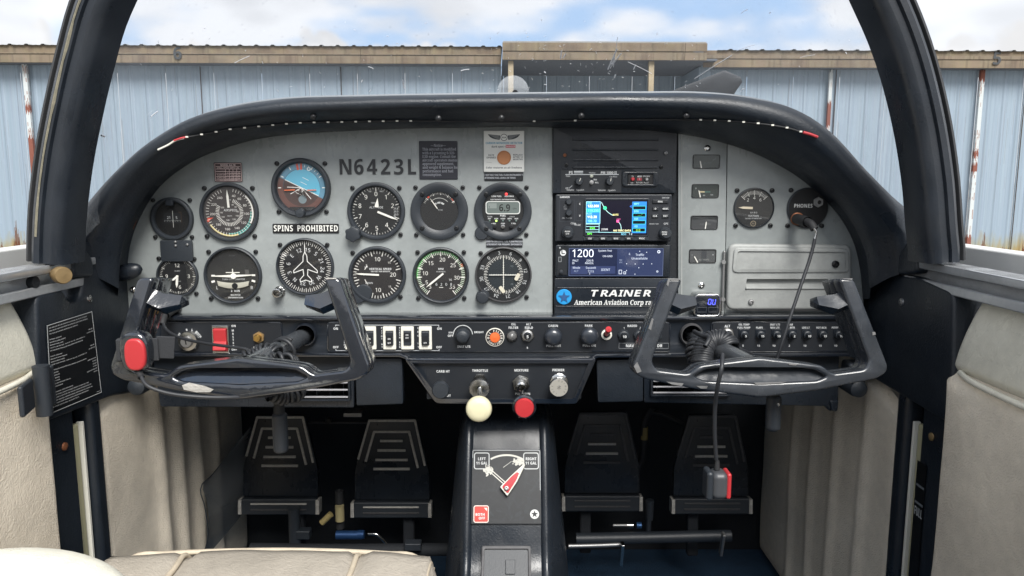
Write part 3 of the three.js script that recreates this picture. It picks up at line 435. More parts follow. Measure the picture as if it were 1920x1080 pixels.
function gauge(o) {
  const z0 = o.z || 0, c = at(o.px, o.py, z0), k = mpp(o.px, o.py, z0), R = o.r * k, g = thing(o.name, o.label, 'gauge', c, o.group);
  const bi = (o.bi ?? 0.87) * R, bh = o.bh ?? 0.007;
  let bez = lathe([[R, -0.001], [R, bh * 0.6], [R * 0.985, bh * 0.9], [R * 0.95, bh], [bi + (R - bi) * 0.3, bh * 0.95], [bi, bh * 0.55], [bi, 0.001]], 56);
  const parts = [bez];
  for (const [a, b, r] of o.lugs || []) parts.push(mv(lathe([[r * k, -0.001], [r * k, bh * 0.6], [r * k * 0.9, bh * 0.8], [0, bh * 0.82]], 24), a * k, -b * k, 0));
  mesh('bezel', parts, o.bezel || M.satin, g);
  const dial = mesh('dial', mv(new THREE.CircleGeometry(bi + 0.0004, 56), 0, 0, 0.0014), std(L(1, 1, 1), 0.6, { map: o.tex }), g, true); void dial;
  for (const n of o.needles || []) mesh(n.name || 'needle', mv(needleG(n.len * R, (n.tail || 0.1) * R, n.w * R, n.tip), (n.ox || 0) * R, -(n.oy || 0) * R, 0.0026 + (n.dz || 0), 0, 0, 0).rotateZ(0), n.mat || M.needle, g).rotation.z = -n.a * D2;
  if (o.glass !== false) mesh('glass', mv(new THREE.CircleGeometry(bi - 0.0003, 48), 0, 0, bh * 0.62), M.glass, g);
  const s = o.so ?? 44 / 54, so = o.screwsAt || [[-s, -s], [s, -s], [-s, s], [s, s]];
  for (const [a, b] of so) mesh('screw', mv(screwG((o.sr || 4.3) * k), a * o.r * k, -b * o.r * k, 0), M.screw, g);
  if (o.more) o.more(g, k, R); return g;
}
const knobG = (r, h, n = 8, dep = 0.12) => { const pts = []; for (let i = 0; i < 48; i++) { const a = i / 48 * 2 * Math.PI, q = r * (1 - dep * (0.5 + 0.5 * Math.cos(a * n))); pts.push([q * Math.cos(a), q * Math.sin(a)]); } return ext(pts, h, Math.min(0.0012, h * 0.2)); };

// magnetic direction indicator on its bracket
gauge({ name: 'compass', label: 'small black round compass with its card at S, at the panel edge', px: 324, py: 410, r: 40, so: 0.86, sr: 4, bi: 0.80,
  tex: dialTex((x) => { x.fillStyle = '#050608'; x.beginPath(); x.arc(0, 0, 100, 0, 7); x.fill(); x.fillStyle = 'rgba(70,48,30,0.7)'; x.fillRect(36, -40, 18, 62); x.fillStyle = '#14171b'; x.fillRect(-50, -34, 100, 60); T(x, '21', -20, -6, 20); T(x, 'S', 24, -6, 20); ticks(x, 0, 0, 0, 0, 0); x.strokeStyle = '#aeb0ae'; x.lineWidth = 2; for (let i = -45; i <= 45; i += 7.5) { x.beginPath(); x.moveTo(i, 8); x.lineTo(i, i % 15 ? 13 : 17); x.stroke(); } x.fillStyle = '#c9cac6'; x.fillRect(2, -46, 2.6, 96); }),
  more: (g, k) => { mesh('bracket', mv(ext(rounded(rectPts(60 * k, 40 * k), 0.003), 0.004, 0.0008), 6 * k, -60 * k, 0.002), M.satin, g); mesh('light_cap', mv(box(14 * k, 11 * k, 0.006, 0.001), 0, 30 * k, 0.007), M.black, g); for (const [a, b] of [[6, -43], [6, -50], [28, -48]]) mesh('rivet', mv(lathe([[2.6 * k, 0], [2.2 * k, 0.0015], [0, 0.002]], 12), a * k, b * k, 0.0062), M.dullsteel, g); } });
gauge({ name: 'clock', label: 'small black round clock with 12 and 3, hands near six', px: 334, py: 518, r: 39, so: 0.84, sr: 4, bi: 0.9, bh: 0.006,
  screwsAt: [[-0.86, -0.86], [0.84, -0.84], [0.84, 0.84]],
  tex: dialTex((x) => { ticks(x, 0, 354, 59, 82, 92, 1.6); ticks(x, 0, 330, 11, 78, 94, 3); nums(x, [['12', 0], ['3', 90], ['6', 172], ['9', 270]], 58, 26); T(x, 'QUARTZ', 0, -28, 8); T(x, '8 DAYS', 4, 26, 7); }),
  needles: [{ a: 186, len: 0.55, tail: 0.05, w: 0.11 }, { a: 232, len: 0.34, tail: 0.05, w: 0.09, dz: 0.0006 }] });
gauge({ name: 'airspeed_indicator', label: 'airspeed indicator with coloured speed arcs, under the small red table placard', px: 431, py: 398, r: 55,
  tex: dialTex((x) => {
    arc(x, 90, 45, 118, 6, '#d8d8d2'); arc(x, 83, 88, 185, 4, '#4d9b92'); arc(x, 90, 120, 160, 5, '#5aa39c'); arc(x, 90, 160, 238, 6, '#cdbf86'); arc(x, 90, 246, 252, 9, '#c8442f'); x.fillStyle = '#c8442f'; x.beginPath(); x.moveTo(...P2(256, 90)); x.lineTo(...P2(248, 92)); x.lineTo(...P2(252, 66)); x.fill();
    ticks(x, 12, 340, 44, 80, 92, 1.8); nums(x, [['40', 17], ['60', 38], ['80', 66], ['100', 95], ['120', 127], ['140', 157], ['160', 190], ['180', 224], ['200', 264], ['220', 297], ['240', 328]], 66, 13);
    ticks(x, 20, 300, 40, 40, 54, 2.2); nums(x, [['40', 25], ['60', 50], ['80', 85], ['100', 115], ['120', 150], ['140', 195], ['160', 235], ['180', 268], ['200', 305]], 32, 8); T(x, 'AIRSPEED', 4, -8, 12); T(x, 'MPH', 0, -48, 7); T(x, 'KNOTS', 0, 14, 6);
  }, '#2a2526'), needles: [{ a: 357, len: 0.76, tail: -0.16, w: 0.07 }], sr: 4.4 });
gauge({ name: 'attitude_indicator', label: 'attitude indicator with tilted blue sky and brown ground halves', px: 566, py: 352, r: 55, bi: 0.82, bh: 0.010,
  tex: dialTex((x) => {
    x.fillStyle = '#5a8aa3'; x.beginPath(); x.arc(0, 0, 100, 0, 7); x.fill(); x.fillStyle = '#5b3a34'; x.beginPath(); x.arc(0, 0, 100, -0.5 * D2 * 0 + 28 * D2, 206 * D2); x.fill();
    x.save(); x.rotate(26 * D2); x.fillStyle = '#5fb0cd'; x.beginPath(); x.arc(0, 0, 76, Math.PI, 0); x.fill(); x.fillStyle = '#3e2c2a'; x.beginPath(); x.arc(0, 0, 76, 0, Math.PI); x.fill(); x.fillStyle = '#e3e3df'; x.fillRect(-76, -1.6, 152, 3.2); x.strokeStyle = '#e3e3df'; x.lineWidth = 3; for (const a of [-62, -30, 30, 60]) { x.beginPath(); x.moveTo(0, 0); x.lineTo(Math.sin(a * D2) * 62, Math.abs(Math.cos(a * D2)) * 50); x.stroke(); } x.lineWidth = 2; for (const y of [-20, -40, 16, 28]) { x.beginPath(); x.moveTo(-14, y); x.lineTo(14, y); x.stroke(); } x.restore();
    ticks(x, -90, 90, 6, 84, 97, 4, '#e6e6e0'); ticks(x, 10, 50, 4, 84, 94, 2.5, '#e6e6e0'); x.strokeStyle = '#274b60'; x.lineWidth = 1.5; x.beginPath(); x.arc(0, 0, 76, Math.PI, 0); x.stroke();
    x.fillStyle = '#d1492f'; for (const s of [-1, 1]) { x.save(); x.rotate((s * 5 - 4) * D2); x.fillRect(-5, -99, 9, 26); x.restore(); } x.strokeStyle = '#dfe3e2'; x.lineWidth = 4; x.beginPath(); x.arc(32, -76, 6, 0, 7); x.stroke();
    x.fillStyle = '#0b0d10'; x.beginPath(); x.moveTo(-52, 78); x.lineTo(52, 78); x.lineTo(60, 120); x.lineTo(-60, 120); x.fill(); x.fillStyle = '#6b7a80'; x.beginPath(); x.arc(2, 48, 17, 0, 7); x.fill(); T(x, '✈', 2, 48, 16, { c: '#22282c' });
  }, '#0b0d10'), more: (g, k, R) => {
    mesh('wing_bar', [mv(box(0.36 * R, 0.035 * R, 0.001, 0.0003), -0.40 * R, -0.08 * R, 0.004, 0, 0, 0.05), mv(box(0.30 * R, 0.035 * R, 0.001, 0.0003), 0.36 * R, -0.08 * R, 0.004, 0, 0, 0.02)], M.orange, g); mesh('model_aircraft', [mv(box(0.34 * R, 0.03 * R, 0.001, 0.0003), 0, -0.18 * R, 0.0042, 0, 0, 0.5), mv(box(0.3 * R, 0.03 * R, 0.001, 0.0003), 0.05 * R, -0.2 * R, 0.0042, 0, 0, -0.7)], M.screw, g);
    mesh('cage_knob', mv(lathe([[9 * k, 0], [9 * k, 0.008], [7.5 * k, 0.010], [0, 0.0105]], 24), 0, -47 * k, 0.008), M.satin, g); } });
gauge({ name: 'altimeter', label: 'altimeter with numerals 0 to 9 and a fluted setting knob', px: 706, py: 396, r: 54, screwsAt: [[-0.81, -0.80], [0.81, -0.80], [0.82, 0.81]], bi: 0.84,
  tex: dialTex((x) => { ticks(x, 0, 356.4, 99, 90, 97, 1.3, '#d9d8d2', (i) => i % 2); ticks(x, 0, 352.8, 49, 90, 97, 1.6); ticks(x, 0, 324, 9, 82, 97, 3); nums(x, Array.from({ length: 10 }, (_, i) => [String(i), i * 36]).filter((n) => n[0] !== '3'), 70, 25); T(x, 'ALTITUDE', 0, -16, 13); T(x, '100', -25, -80, 8); T(x, 'FEET', 24, -80, 8); T(x, '1000 FT', -8, -34, 8); x.fillStyle = '#050607'; x.fillRect(66, -14, 30, 34); ['29.8', '29.9', '30.0'].forEach((s, i) => T(x, s, 80, -10 + i * 12, 10)); T(x, '3', 74, 25, 18); }, '#0d1013'),
  needles: [{ a: 112, len: 0.82, tail: -0.05, w: 0.07 }, { a: 8, len: 0.46, tail: -0.14, w: 0.13, tip: 0.55, dz: 0.0006 }],
  more: (g, k) => mesh('knob', mv(knobG(15 * k, 0.013, 6, 0.16), -42 * k, -42 * k, 0.004), M.satin, g) });
gauge({ name: 'cylinder_head_gauge', label: 'cylinder head temperature gauge set in a wide black adapter ring', px: 824, py: 396, r: 54, bi: 0.66, bh: 0.006,
  tex: dialTex((x) => { x.translate(0, -10); arc(x, 58, -48, 48, 2, '#d7d7d2'); ticks(x, -66, 66, 24, 78, 88, 1.8); ticks(x, -50, 62, 4, 74, 92, 3); arc(x, 84, -46, -38, 8, '#c8442f'); arc(x, 84, 48, 60, 5, '#b0402f'); nums(x, [['2', -50], ['3', -27], ['4', 0], ['5', 27], ['6', 50]], 100, 13); nums(x, [['CYL HEAD TEMP', 0]], 0, 0.1); [...'CYL HEAD TEMP'].forEach((ch, i) => { const a = -40 + i * 6.6; const [X, Y] = P2(a, 34); T(x, ch, X, Y, 12, { w: 'bold', r: a * D2 }); }); T(x, '°F/100', 4, 4, 9); }, '#101215'),
  needles: [{ a: 325, len: 0.50, tail: -0.06, w: 0.03, oy: -0.05 }],
  more: (g, k) => { for (const [a, b] of [[-31, -32], [31, -32], [-32, 31], [32, 31]]) mesh('ring_screw', mv(screwG(4.6 * k), a * k, -b * k, 0.0045), M.screw, g); } });
gauge({ name: 'fuel_flow_instrument', label: 'digital fuel instrument reading 6.9 with small lit lamps', px: 943, py: 396, r: 54, bi: 0.72, bh: 0.006, lugs: [[-40, 41, 13], [-32, 32, 14]],
  tex: dialTex((x) => { arc(x, 95, 0, 360, 5, '#d9dad6'); T(x, 'LOW FUEL', -30, -70, 10, { w: 'bold' }); T(x, 'AUX MAX', 30, -70, 10, { w: 'bold' }); T(x, 'ELECTRONICS INTERNATIONAL', 0, -55, 8, { w: 'bold' }); x.fillStyle = '#cfd1ce'; x.beginPath(); x.roundRect(-82, -48, 164, 62, 14); x.fill(); x.fillStyle = '#5e6865'; x.beginPath(); x.roundRect(-78, -44, 156, 54, 12); x.fill(); x.fillStyle = '#7b8380'; x.fillRect(-70, -38, 40, 24); T(x, '6.9', 8, -16, 46, { c: '#0c0f10', w: 'bold', sx: 0.85 }); T(x, '1', -64, -20, 14, { c: '#161a1b' }); T(x, 'GPH', 56, -12, 10, { c: '#161a1b' }); T(x, 'FUEL', 0, 21, 12, { w: 'bold' }); T(x, 'FLOW', -62, 26, 9); T(x, 'E to D', 44, 26, 9); ['INT', 'REM', 'USED', 'MPG', 'AUX'].forEach((s, i) => T(x, s, -64 + i * 32, 35, 9, { w: 'bold' })); T(x, 'T to RES', -50, 58, 9, { w: 'bold' }); T(x, 'STEP', 0, 58, 9, { w: 'bold' }); T(x, 'T RES', 50, 58, 9, { w: 'bold' }); }, '#0f1114'),
  more: (g, k, R) => { const q = R * 0.72 / 100; for (let i = 0; i < 5; i++) mesh('lamp', mv(lathe([[5 * q, 0], [4 * q, 0.0012], [0, 0.0016]], 12), (-64 + i * 32) * q, -46 * q, 0.0016), i === 1 ? M.ledGreen : M.ledOff, g); mesh('lamp', mv(lathe([[6 * q, 0], [5 * q, 0.0012], [0, 0.0018]], 12), 16 * q, 82 * q, 0.0016), M.ledRed, g); for (const [a, m] of [[-40, M.screw], [0, M.steel], [40, M.screw]]) mesh('button', mv(lathe([[10 * q, 0], [10 * q, 0.002], [6 * q, 0.0022], [6 * q, 0.004], [0, 0.004]], 14), a * q, -74 * q, 0.0016), m, g); for (const [a, b] of [[-31, -32], [32, -32], [-31, 32], [31, 32]]) mesh('ring_screw', mv(screwG(4.2 * k), a * k, -b * k, 0.0045), M.screw, g); }, glass: false });
gauge({ name: 'turn_coordinator', label: 'turn coordinator with white miniature aircraft and pale ball tube', px: 438, py: 516, r: 54, bi: 0.9,
  tex: dialTex((x) => { x.fillStyle = '#e0dfd9'; x.fillRect(-84, -2, 14, 7); x.fillRect(70, -4, 14, 7); x.save(); x.translate(-78, 24); x.rotate(-0.3); x.fillRect(-7, -4, 14, 8); x.restore(); x.save(); x.translate(76, 22); x.rotate(0.3); x.fillRect(-7, -4, 14, 8); x.restore(); T(x, 'TURN COORDINATOR', 0, 15, 9); T(x, 'L', -64, 48, 17); T(x, 'R', 68, 48, 17); T(x, '2  MIN', 5, 60, 11, { w: 'bold' }); T(x, 'NO PITCH', 5, 76, 8, { w: 'bold' }); T(x, 'INFORMATION', 5, 86, 8, { w: 'bold' }); T(x, 'DC ELEC', 0, -76, 7, { c: '#6d6e6e' }); x.fillStyle = '#4a4a49'; x.fillRect(46, -22, 14, 18); }, '#151618'),
  more: (g, k, R) => {
    mesh('miniature_aircraft', [mv(ext([[-0.66 * R, 0.012 * R], [-0.66 * R, -0.018 * R], [-0.12 * R, -0.045 * R], [0.12 * R, -0.035 * R], [0.66 * R, 0.02 * R], [0.66 * R, 0.05 * R], [0.12 * R, 0.045 * R], [-0.1 * R, 0.04 * R]], 0.001, 0), 0, -0.02 * R, 0.0028), mv(cyl(0.10 * R, 0.10 * R, 0.0012, 24), 0.02 * R, -0.02 * R, 0.0036), mv(box(0.48 * R, 0.028 * R, 0.001, 0.0002), 0, 0.10 * R, 0.003), mv(box(0.03 * R, 0.18 * R, 0.001, 0.0002), 0, 0.14 * R, 0.0032)], M.needle, g);
    const pts = []; for (let i = 0; i <= 12; i++) { const a = -1 + 2 * i / 12; pts.push([a * 0.56 * R, (-0.26 - 0.02 + 0.07 * a * a) * R]); } for (let i = 12; i >= 0; i--) { const a = -1 + 2 * i / 12; pts.push([a * 0.52 * R, (-0.46 - 0.02 + 0.10 * a * a) * R]); }
    mesh('ball_tube', mv(ext(pts, 0.0018, 0.0005), 0, 0.02 * R, 0.002), std(L(0.40, 0.39, 0.33), 0.3), g); mesh('ball', mv(cyl(0.10 * R, 0.10 * R, 0.001, 20), 0.06 * R, -0.36 * R, 0.0042), M.screw, g); } });
gauge({ name: 'heading_indicator', label: 'heading indicator with a white aircraft outline on its card', px: 573, py: 500, r: 54, bi: 0.92, screwsAt: [[-0.85, -0.76], [0.78, -0.76]],
  tex: dialTex((x) => {
    ticks(x, 0, 355, 71, 84, 96, 2); ticks(x, 0, 350, 35, 80, 96, 2.6); const lab = ['15', 'S', '21', '24', 'W', '30', '33', 'N', '3', '6', 'E', '12']; lab.forEach((s, i) => { const a = 10 + i * 30, [X, Y] = P2(a, 64); T(x, s, X, Y, 20, { r: a * D2 }); });
    x.strokeStyle = '#e2e2de'; x.lineWidth = 3; x.lineJoin = 'round'; const h = [[0, -86], [0, -56], [7, -40], [8, -20], [44, 14], [44, 23], [9, 10], [7, 32], [22, 48], [20, 57], [0, 50]]; x.beginPath(); h.forEach(([a, b], i) => (i ? x.lineTo(a, b) : x.moveTo(a, b))); for (let i = h.length - 1; i >= 1; i--) x.lineTo(-h[i][0], h[i][1]); x.stroke();
  }, '#0c0d11'), more: (g, k) => mesh('knob', [mv(knobG(9 * k, 0.016, 10, 0.1).rotateX(0.0), -50 * k, -47 * k, 0.002), mv(cyl(10.5 * k, 10.5 * k, 0.003), -50 * k, -47 * k, 0.001)], M.steel, g) });
gauge({ name: 'vertical_speed_indicator', label: 'vertical speed indicator, needle level at zero', px: 708, py: 515, r: 54, lugs: [[-36, 42, 12], [-26, 34, 16]], screwsAt: [[-0.84, -0.76], [0.76, -0.76], [0.78, 0.78]], bi: 0.86,
  tex: dialTex((x) => { ticks(x, 270 - 165, 270 + 165, 44, 84, 96, 2.8); ticks(x, 270 - 165, 270 + 165, 11, 76, 96, 3.6); nums(x, [['10', 1], ['10', 179], ['20', 90]], 62, 23); nums(x, [['15', 45], ['15', 135]], 68, 11); nums(x, [['5', 311], ['5', 228]], 56, 14); T(x, 'UP', -44, -30, 11); T(x, 'DOWN', -34, 34, 10); T(x, 'VERTICAL SPEED', 12, -24, 11.5, { w: 'bold' }); T(x, '100 FEET PER MINUTE', 12, -13, 7.5, { w: 'bold' }); arc(x, 54, 292, 312, 3, '#dedcd6'); arc(x, 54, 230, 250, 3, '#dedcd6'); T(x, '0', -54, 0, 12); }, '#1d1b1c'),
  needles: [{ a: 273, len: 0.80, tail: 0.06, w: 0.06 }] });
gauge({ name: 'tachometer', label: 'tachometer with a green arc and numerals up to 35', px: 827, py: 516, r: 53, bi: 0.9,
  tex: dialTex((x) => { arc(x, 92, 262, 405, 7, '#3f8a45'); arc(x, 90, 420, 428, 9, '#b6502f'); ticks(x, 217, 217 + 286, 62, 80, 93, 2.4, '#cfe0c8'); ticks(x, 217, 217 + 286, 12, 74, 94, 3.4, '#dedcd6'); nums(x, [['3', 224], ['5', 244], ['10', 278], ['15', 321], ['20', 366], ['25', 410], ['30', 458], ['35', 496]], 62, 21); T(x, 'RPM', 0, -24, 10, { w: 'bold' }); T(x, 'HUNDREDS', 0, -15, 7); x.fillStyle = '#0a0b0c'; x.fillRect(-36, 26, 84, 18); [...'6208'].forEach((ch, i) => T(x, ch, -18 + i * 19, 35, 15)); x.fillStyle = '#c9c9c3'; x.fillRect(-8, 46, 16, 3); T(x, '16', 36, 18, 12); }, '#211f20'),
  needles: [{ a: 231, len: 0.74, tail: 0.06, w: 0.065, oy: 0.05 }] });
gauge({ name: 'course_indicator', label: 'course deviation indicator with crossed needles and azimuth ring', px: 944, py: 515, r: 53, bi: 0.93, bh: 0.006, bezel: M.bareDull, screwsAt: [[-0.8, -0.76], [0.82, -0.76], [0.82, 0.8]],
  tex: dialTex((x) => { x.fillStyle = '#0e1216'; x.beginPath(); x.arc(0, 0, 100, 0, 7); x.fill(); ticks(x, 0, 355, 71, 64, 74, 1.6); ticks(x, 0, 350, 35, 60, 74, 2.2); ['3', '6', '9', '12', '15', '18', '21', '24', '27', '30', '33', '0'].forEach((s, i) => { const a = -11 + i * 30, [X, Y] = P2(a, 84); T(x, s, X, Y, 17, { r: a * D2 }); }); x.fillStyle = '#162026'; x.beginPath(); x.arc(0, 0, 59, 0, 7); x.fill(); x.fillStyle = '#c9cac4'; for (let i = -5; i <= 5; i++) { x.fillRect(i * 9 - 0.8, -3, 1.6, 6); x.fillRect(-3, i * 9 - 0.8, 6, 1.6); } T(x, 'TO', 32, -32, 9, { c: '#7f8487' }); T(x, 'FR', 32, 36, 9, { c: '#7f8487' }); T(x, '▼', 0, -52, 10); }, '#12161a'),
  needles: [{ a: 0, len: 0.70, tail: 0.55, w: 0.022, tip: 0.05, name: 'vertical_needle' }, { a: 270, len: 0.52, tail: 0.50, w: 0.022, tip: 0.05, dz: 0.0006, name: 'horizontal_needle' }],
  more: (g, k, R) => { for (const [a, x, y, s] of [[-0.5, 0.49, -0.07, 'GS'], [0.65, -0.05, -0.52, 'NAV']]) { const f = mesh('flag', mv(ext(rounded(rectPts(0.13 * R, 0.27 * R), 0.06 * R, 5), 0.0008, 0), 0, 0, 0), std(L(0.55, 0.52, 0.42), 0.7), g); f.position.set(x * R, y * R, 0.0034); f.rotation.z = a; void s; } mesh('knob', [mv(knobG(11 * k, 0.012, 12, 0.06), -39 * k, -41 * k, 0.003), mv(lathe([[13 * k, 0], [13 * k, 0.004], [0, 0.005]], 24), -39 * k, -41 * k, 0)], M.satin, g); } });
gauge({ name: 'suction_gauge', label: 'small suction gauge with numerals 2, 4 and 6', px: 1413, py: 390, r: 38, bi: 0.94, bh: 0.004, so: 0.86, sr: 4.4,
  tex: dialTex((x) => { ticks(x, -48, 48, 20, 70, 88, 2); ticks(x, -48, 48, 4, 64, 90, 3); nums(x, [['2', -38], ['4', 0], ['6', 38]], 52, 22); T(x, 'G Y R O', 0, 24, 11); T(x, 'SUCTION', 0, 40, 13); T(x, 'INCHES OF MERCURY', 0, 54, 9); x.strokeStyle = '#b9a98c'; x.lineWidth = 2; x.beginPath(); x.arc(0, 80, 13, 0, 7); x.stroke(); T(x, 'EG', 0, 80, 11, { c: '#b9a98c' }); }, '#0c0e10'),
  needles: [{ a: 272, len: 0.78, tail: -0.08, w: 0.11, mat: std(L(0.62, 0.55, 0.42), 0.6) }] });
{ // phones jack plate
  const c = at(1513, 390, 0), k = mpp(1513, 390, 0), g = thing('phones_jack_plate', 'round black jack plate marked PHONES with one plug in it', 'jack plate', c);
  mesh('plate', lathe([[38 * k, -0.001], [38 * k, 0.003], [36.5 * k, 0.004], [0, 0.004]], 48), M.satin, g);
  mesh('print', mv(new THREE.CircleGeometry(36 * k, 40), 0, 0, 0.0046), std(L(1, 1, 1), 0.55, { map: dialTex((x) => T(x, 'PHONES', -26, -12, 27, { w: 'bold', sx: 0.92, c: '#e6e6e2' }), '#0b0c0f') }), g, true);
  mesh('jack_nut', [mv(hex(9.5 * k, 0.004), 17 * k, 11 * k, 0.006), mv(lathe([[6.5 * k, 0], [6.5 * k, 0.006], [4 * k, 0.006], [4 * k, 0.001]], 24), 17 * k, 11 * k, 0.006)], M.dullsteel, g); mesh('jack_hole', mv(cyl(4 * k, 4 * k, 0.001), 17 * k, 11 * k, 0.009), M.screw, g);
  mesh('jack_ring', mv(lathe([[12 * k, 0], [12 * k, 0.004], [9 * k, 0.005], [9 * k, 0]], 28), -20 * k, -20 * k, 0.004), M.copper, g);
  for (const [a, b] of [[-32, -33], [32, -33], [-35, 33], [29, 33]]) mesh('screw', mv(screwG(4.4 * k), a * k, -b * k, 0), M.screw, g);
}
// four edgewise meters
[[1324, 303, 'edgewise meter, topmost of the four, below a bare screw', (x) => { x.fillStyle = '#23302e'; x.fillRect(0, 0, 200, 100); T(x, 'OIL TEMP', 110, 60, 14, { c: '#4b5a56' }); x.strokeStyle = '#5d6f6a'; x.lineWidth = 3; x.beginPath(); x.moveTo(150, 40); x.lineTo(172, 26); x.stroke(); }, -12, 0.62],
  [1322, 358, 'edgewise meter with a pale scale bar, second of the four', (x) => { x.fillStyle = '#1d2726'; x.fillRect(0, 0, 200, 100); x.fillStyle = '#c3b590'; x.fillRect(52, 52, 44, 10); x.fillStyle = '#3d6b60'; x.fillRect(96, 54, 44, 7); T(x, '0', 28, 30, 16); T(x, '60', 92, 84, 14); T(x, '100', 150, 80, 14); }, -14, 0.62],
  [1320, 417, 'edgewise meter with a grey face, third of the four', (x) => { x.fillStyle = '#3b3d3f'; x.fillRect(0, 0, 200, 100); T(x, 'FUEL PRESS', 110, 64, 16, { c: '#6a6c6c' }); x.fillStyle = '#151a1c'; x.fillRect(0, 0, 200, 28); }, 8, 0.4],
  [1317, 480, 'edgewise meter reading alternator amps, lowest of the four', (x) => { x.fillStyle = '#46484a'; x.fillRect(0, 0, 200, 100); x.fillStyle = '#33363a'; x.fillRect(90, 0, 40, 100); T(x, 'ALT AMPS', 112, 78, 18, { c: '#90938f' }); T(x, '-', 20, 40, 26); T(x, '+', 180, 40, 26); }, -30, 0.5]].forEach(([px, py, label, draw, na, nl], i) => {
  const c = at(px, py, 0), k = mpp(px, py, 0), g = thing('edge_meter', 'small rectangular ' + label, 'meter', c, 'edgewise meters');
  const w = 51 * k, h = 26 * k, out = rounded(rectPts(w, h), 0.003), inn = rounded(rectPts(w - 3 * k, h - 3 * k), 0.0025);
  mesh('frame', mv(ext(out, 0.002, 0.0003, [inn]), 0, 0, 0), M.screw, g);
  mesh('dial', mv(new THREE.PlaneGeometry(w - 2 * k, h - 2 * k), 0, 0, 0.0008), std(L(1, 1, 1), 0.5, { map: canvas(200, 100, draw) }), g, true);
  mesh('needle', mv(needleG(14 * k, 0, 2 * k, 0.15), (i === 2 ? 2 : -9) * k, -12 * k, 0.0012), M.needle, g).rotation.z = 0;
  g.children[2].geometry.translate((i === 2 ? -2 : 9) * k, 12 * k, 0).rotateZ(-na * D2).translate((i === 2 ? 2 : -9) * k, -12 * k, 0);
  mesh('glass', mv(new THREE.PlaneGeometry(w - 3 * k, h - 3 * k), 0, 0, 0.0025), M.glass, g); void nl;
});
// ---- placards
function placard(name, label, a, b, c, d, bg, draw, z = 0.0004, sc = 4, mat = {}) {
  const mid = at((a + c) / 2, (b + d) / 2, z), k = mpp((a + c) / 2, (b + d) / 2, z), g = thing(name, label, 'placard', mid);
  mesh('plate', mv(ext(rounded(rectPts((c - a) * k, (d - b) * k), 0.0015), 0.0012, 0.0003), 0, 0, 0), std(new THREE.Color(bg), 0.5), g);
  printed('print', a + 0.6, b + 0.6, c - 0.6, d - 0.6, z + 0.0016, sc, bg, draw, g, mid, mat); return g;
}
placard('speed_table_placard', 'small dark red lettered table placard above the airspeed indicator', 402, 305, 454, 341, '#2c1416', (x) => { x.strokeStyle = '#cfb9b6'; x.lineWidth = 0.9; x.strokeRect(403.5, 306.8, 49, 32.4); for (const y of [312, 317, 321.5, 326, 331, 336]) { x.beginPath(); x.moveTo(405, y); x.lineTo(451, y); x.stroke(); } for (const q of [423, 430, 437, 444]) { x.beginPath(); x.moveTo(q, 317); x.lineTo(q, 336); x.stroke(); } T(x, 'MODEL AA-1B', 428, 309.6, 4.4, { w: 'bold', c: '#d8c8c4' }); T(x, 'STALL SPEED MPH CAS', 428, 314.6, 4, { w: 'bold', c: '#d8c8c4' }); T(x, 'CONDITION', 414, 322, 3.6, { c: '#d8c8c4' }); ['0', '20', '40', '60'].forEach((s, i) => { for (const y of [323.6, 328.6, 333.6]) T(x, s, 427 + i * 7, y, 3.8, { c: '#d8c8c4' }); }); T(x, 'FLAPS UP', 414, 328.6, 3.6, { c: '#d8c8c4' }); T(x, 'FLAPS DN', 414, 333.6, 3.6, { c: '#d8c8c4' }); T(x, 'FULL GROSS POWER OFF', 428, 337.6, 3, { c: '#d8c8c4' }); }, 0.0004, 6);
placard('spins_placard', 'black strip placard reading SPINS PROHIBITED', 511.5, 419.5, 635.5, 437, '#0b0c0e', (x) => { T(x, 'SPINS  PROHIBITED', 573.5, 428.6, 15.5, { w: 'bold', c: '#dcdcd6', sx: 0.845 }); });
placard('notice_placard', 'dark navy notice placard about a modified engine', 786, 265, 858, 336, '#20222c', (x) => { ['—Notice—', 'This aircraft is modified', 'with a Lycoming 0-320-', 'E3D engine. Consult the', 'aircraft operators manual', 'approved supplement,', 'and weight & balance for', 'performance and fuel', 'consumption.'].forEach((s, i) => T(x, s, i ? 792 : 822, 273 + i * 6.8 + (i ? 0.4 : 0), 6.6, { f: 'serif', al: i ? 'left' : 'center', c: '#a7a9b0', sx: 0.84 })); });
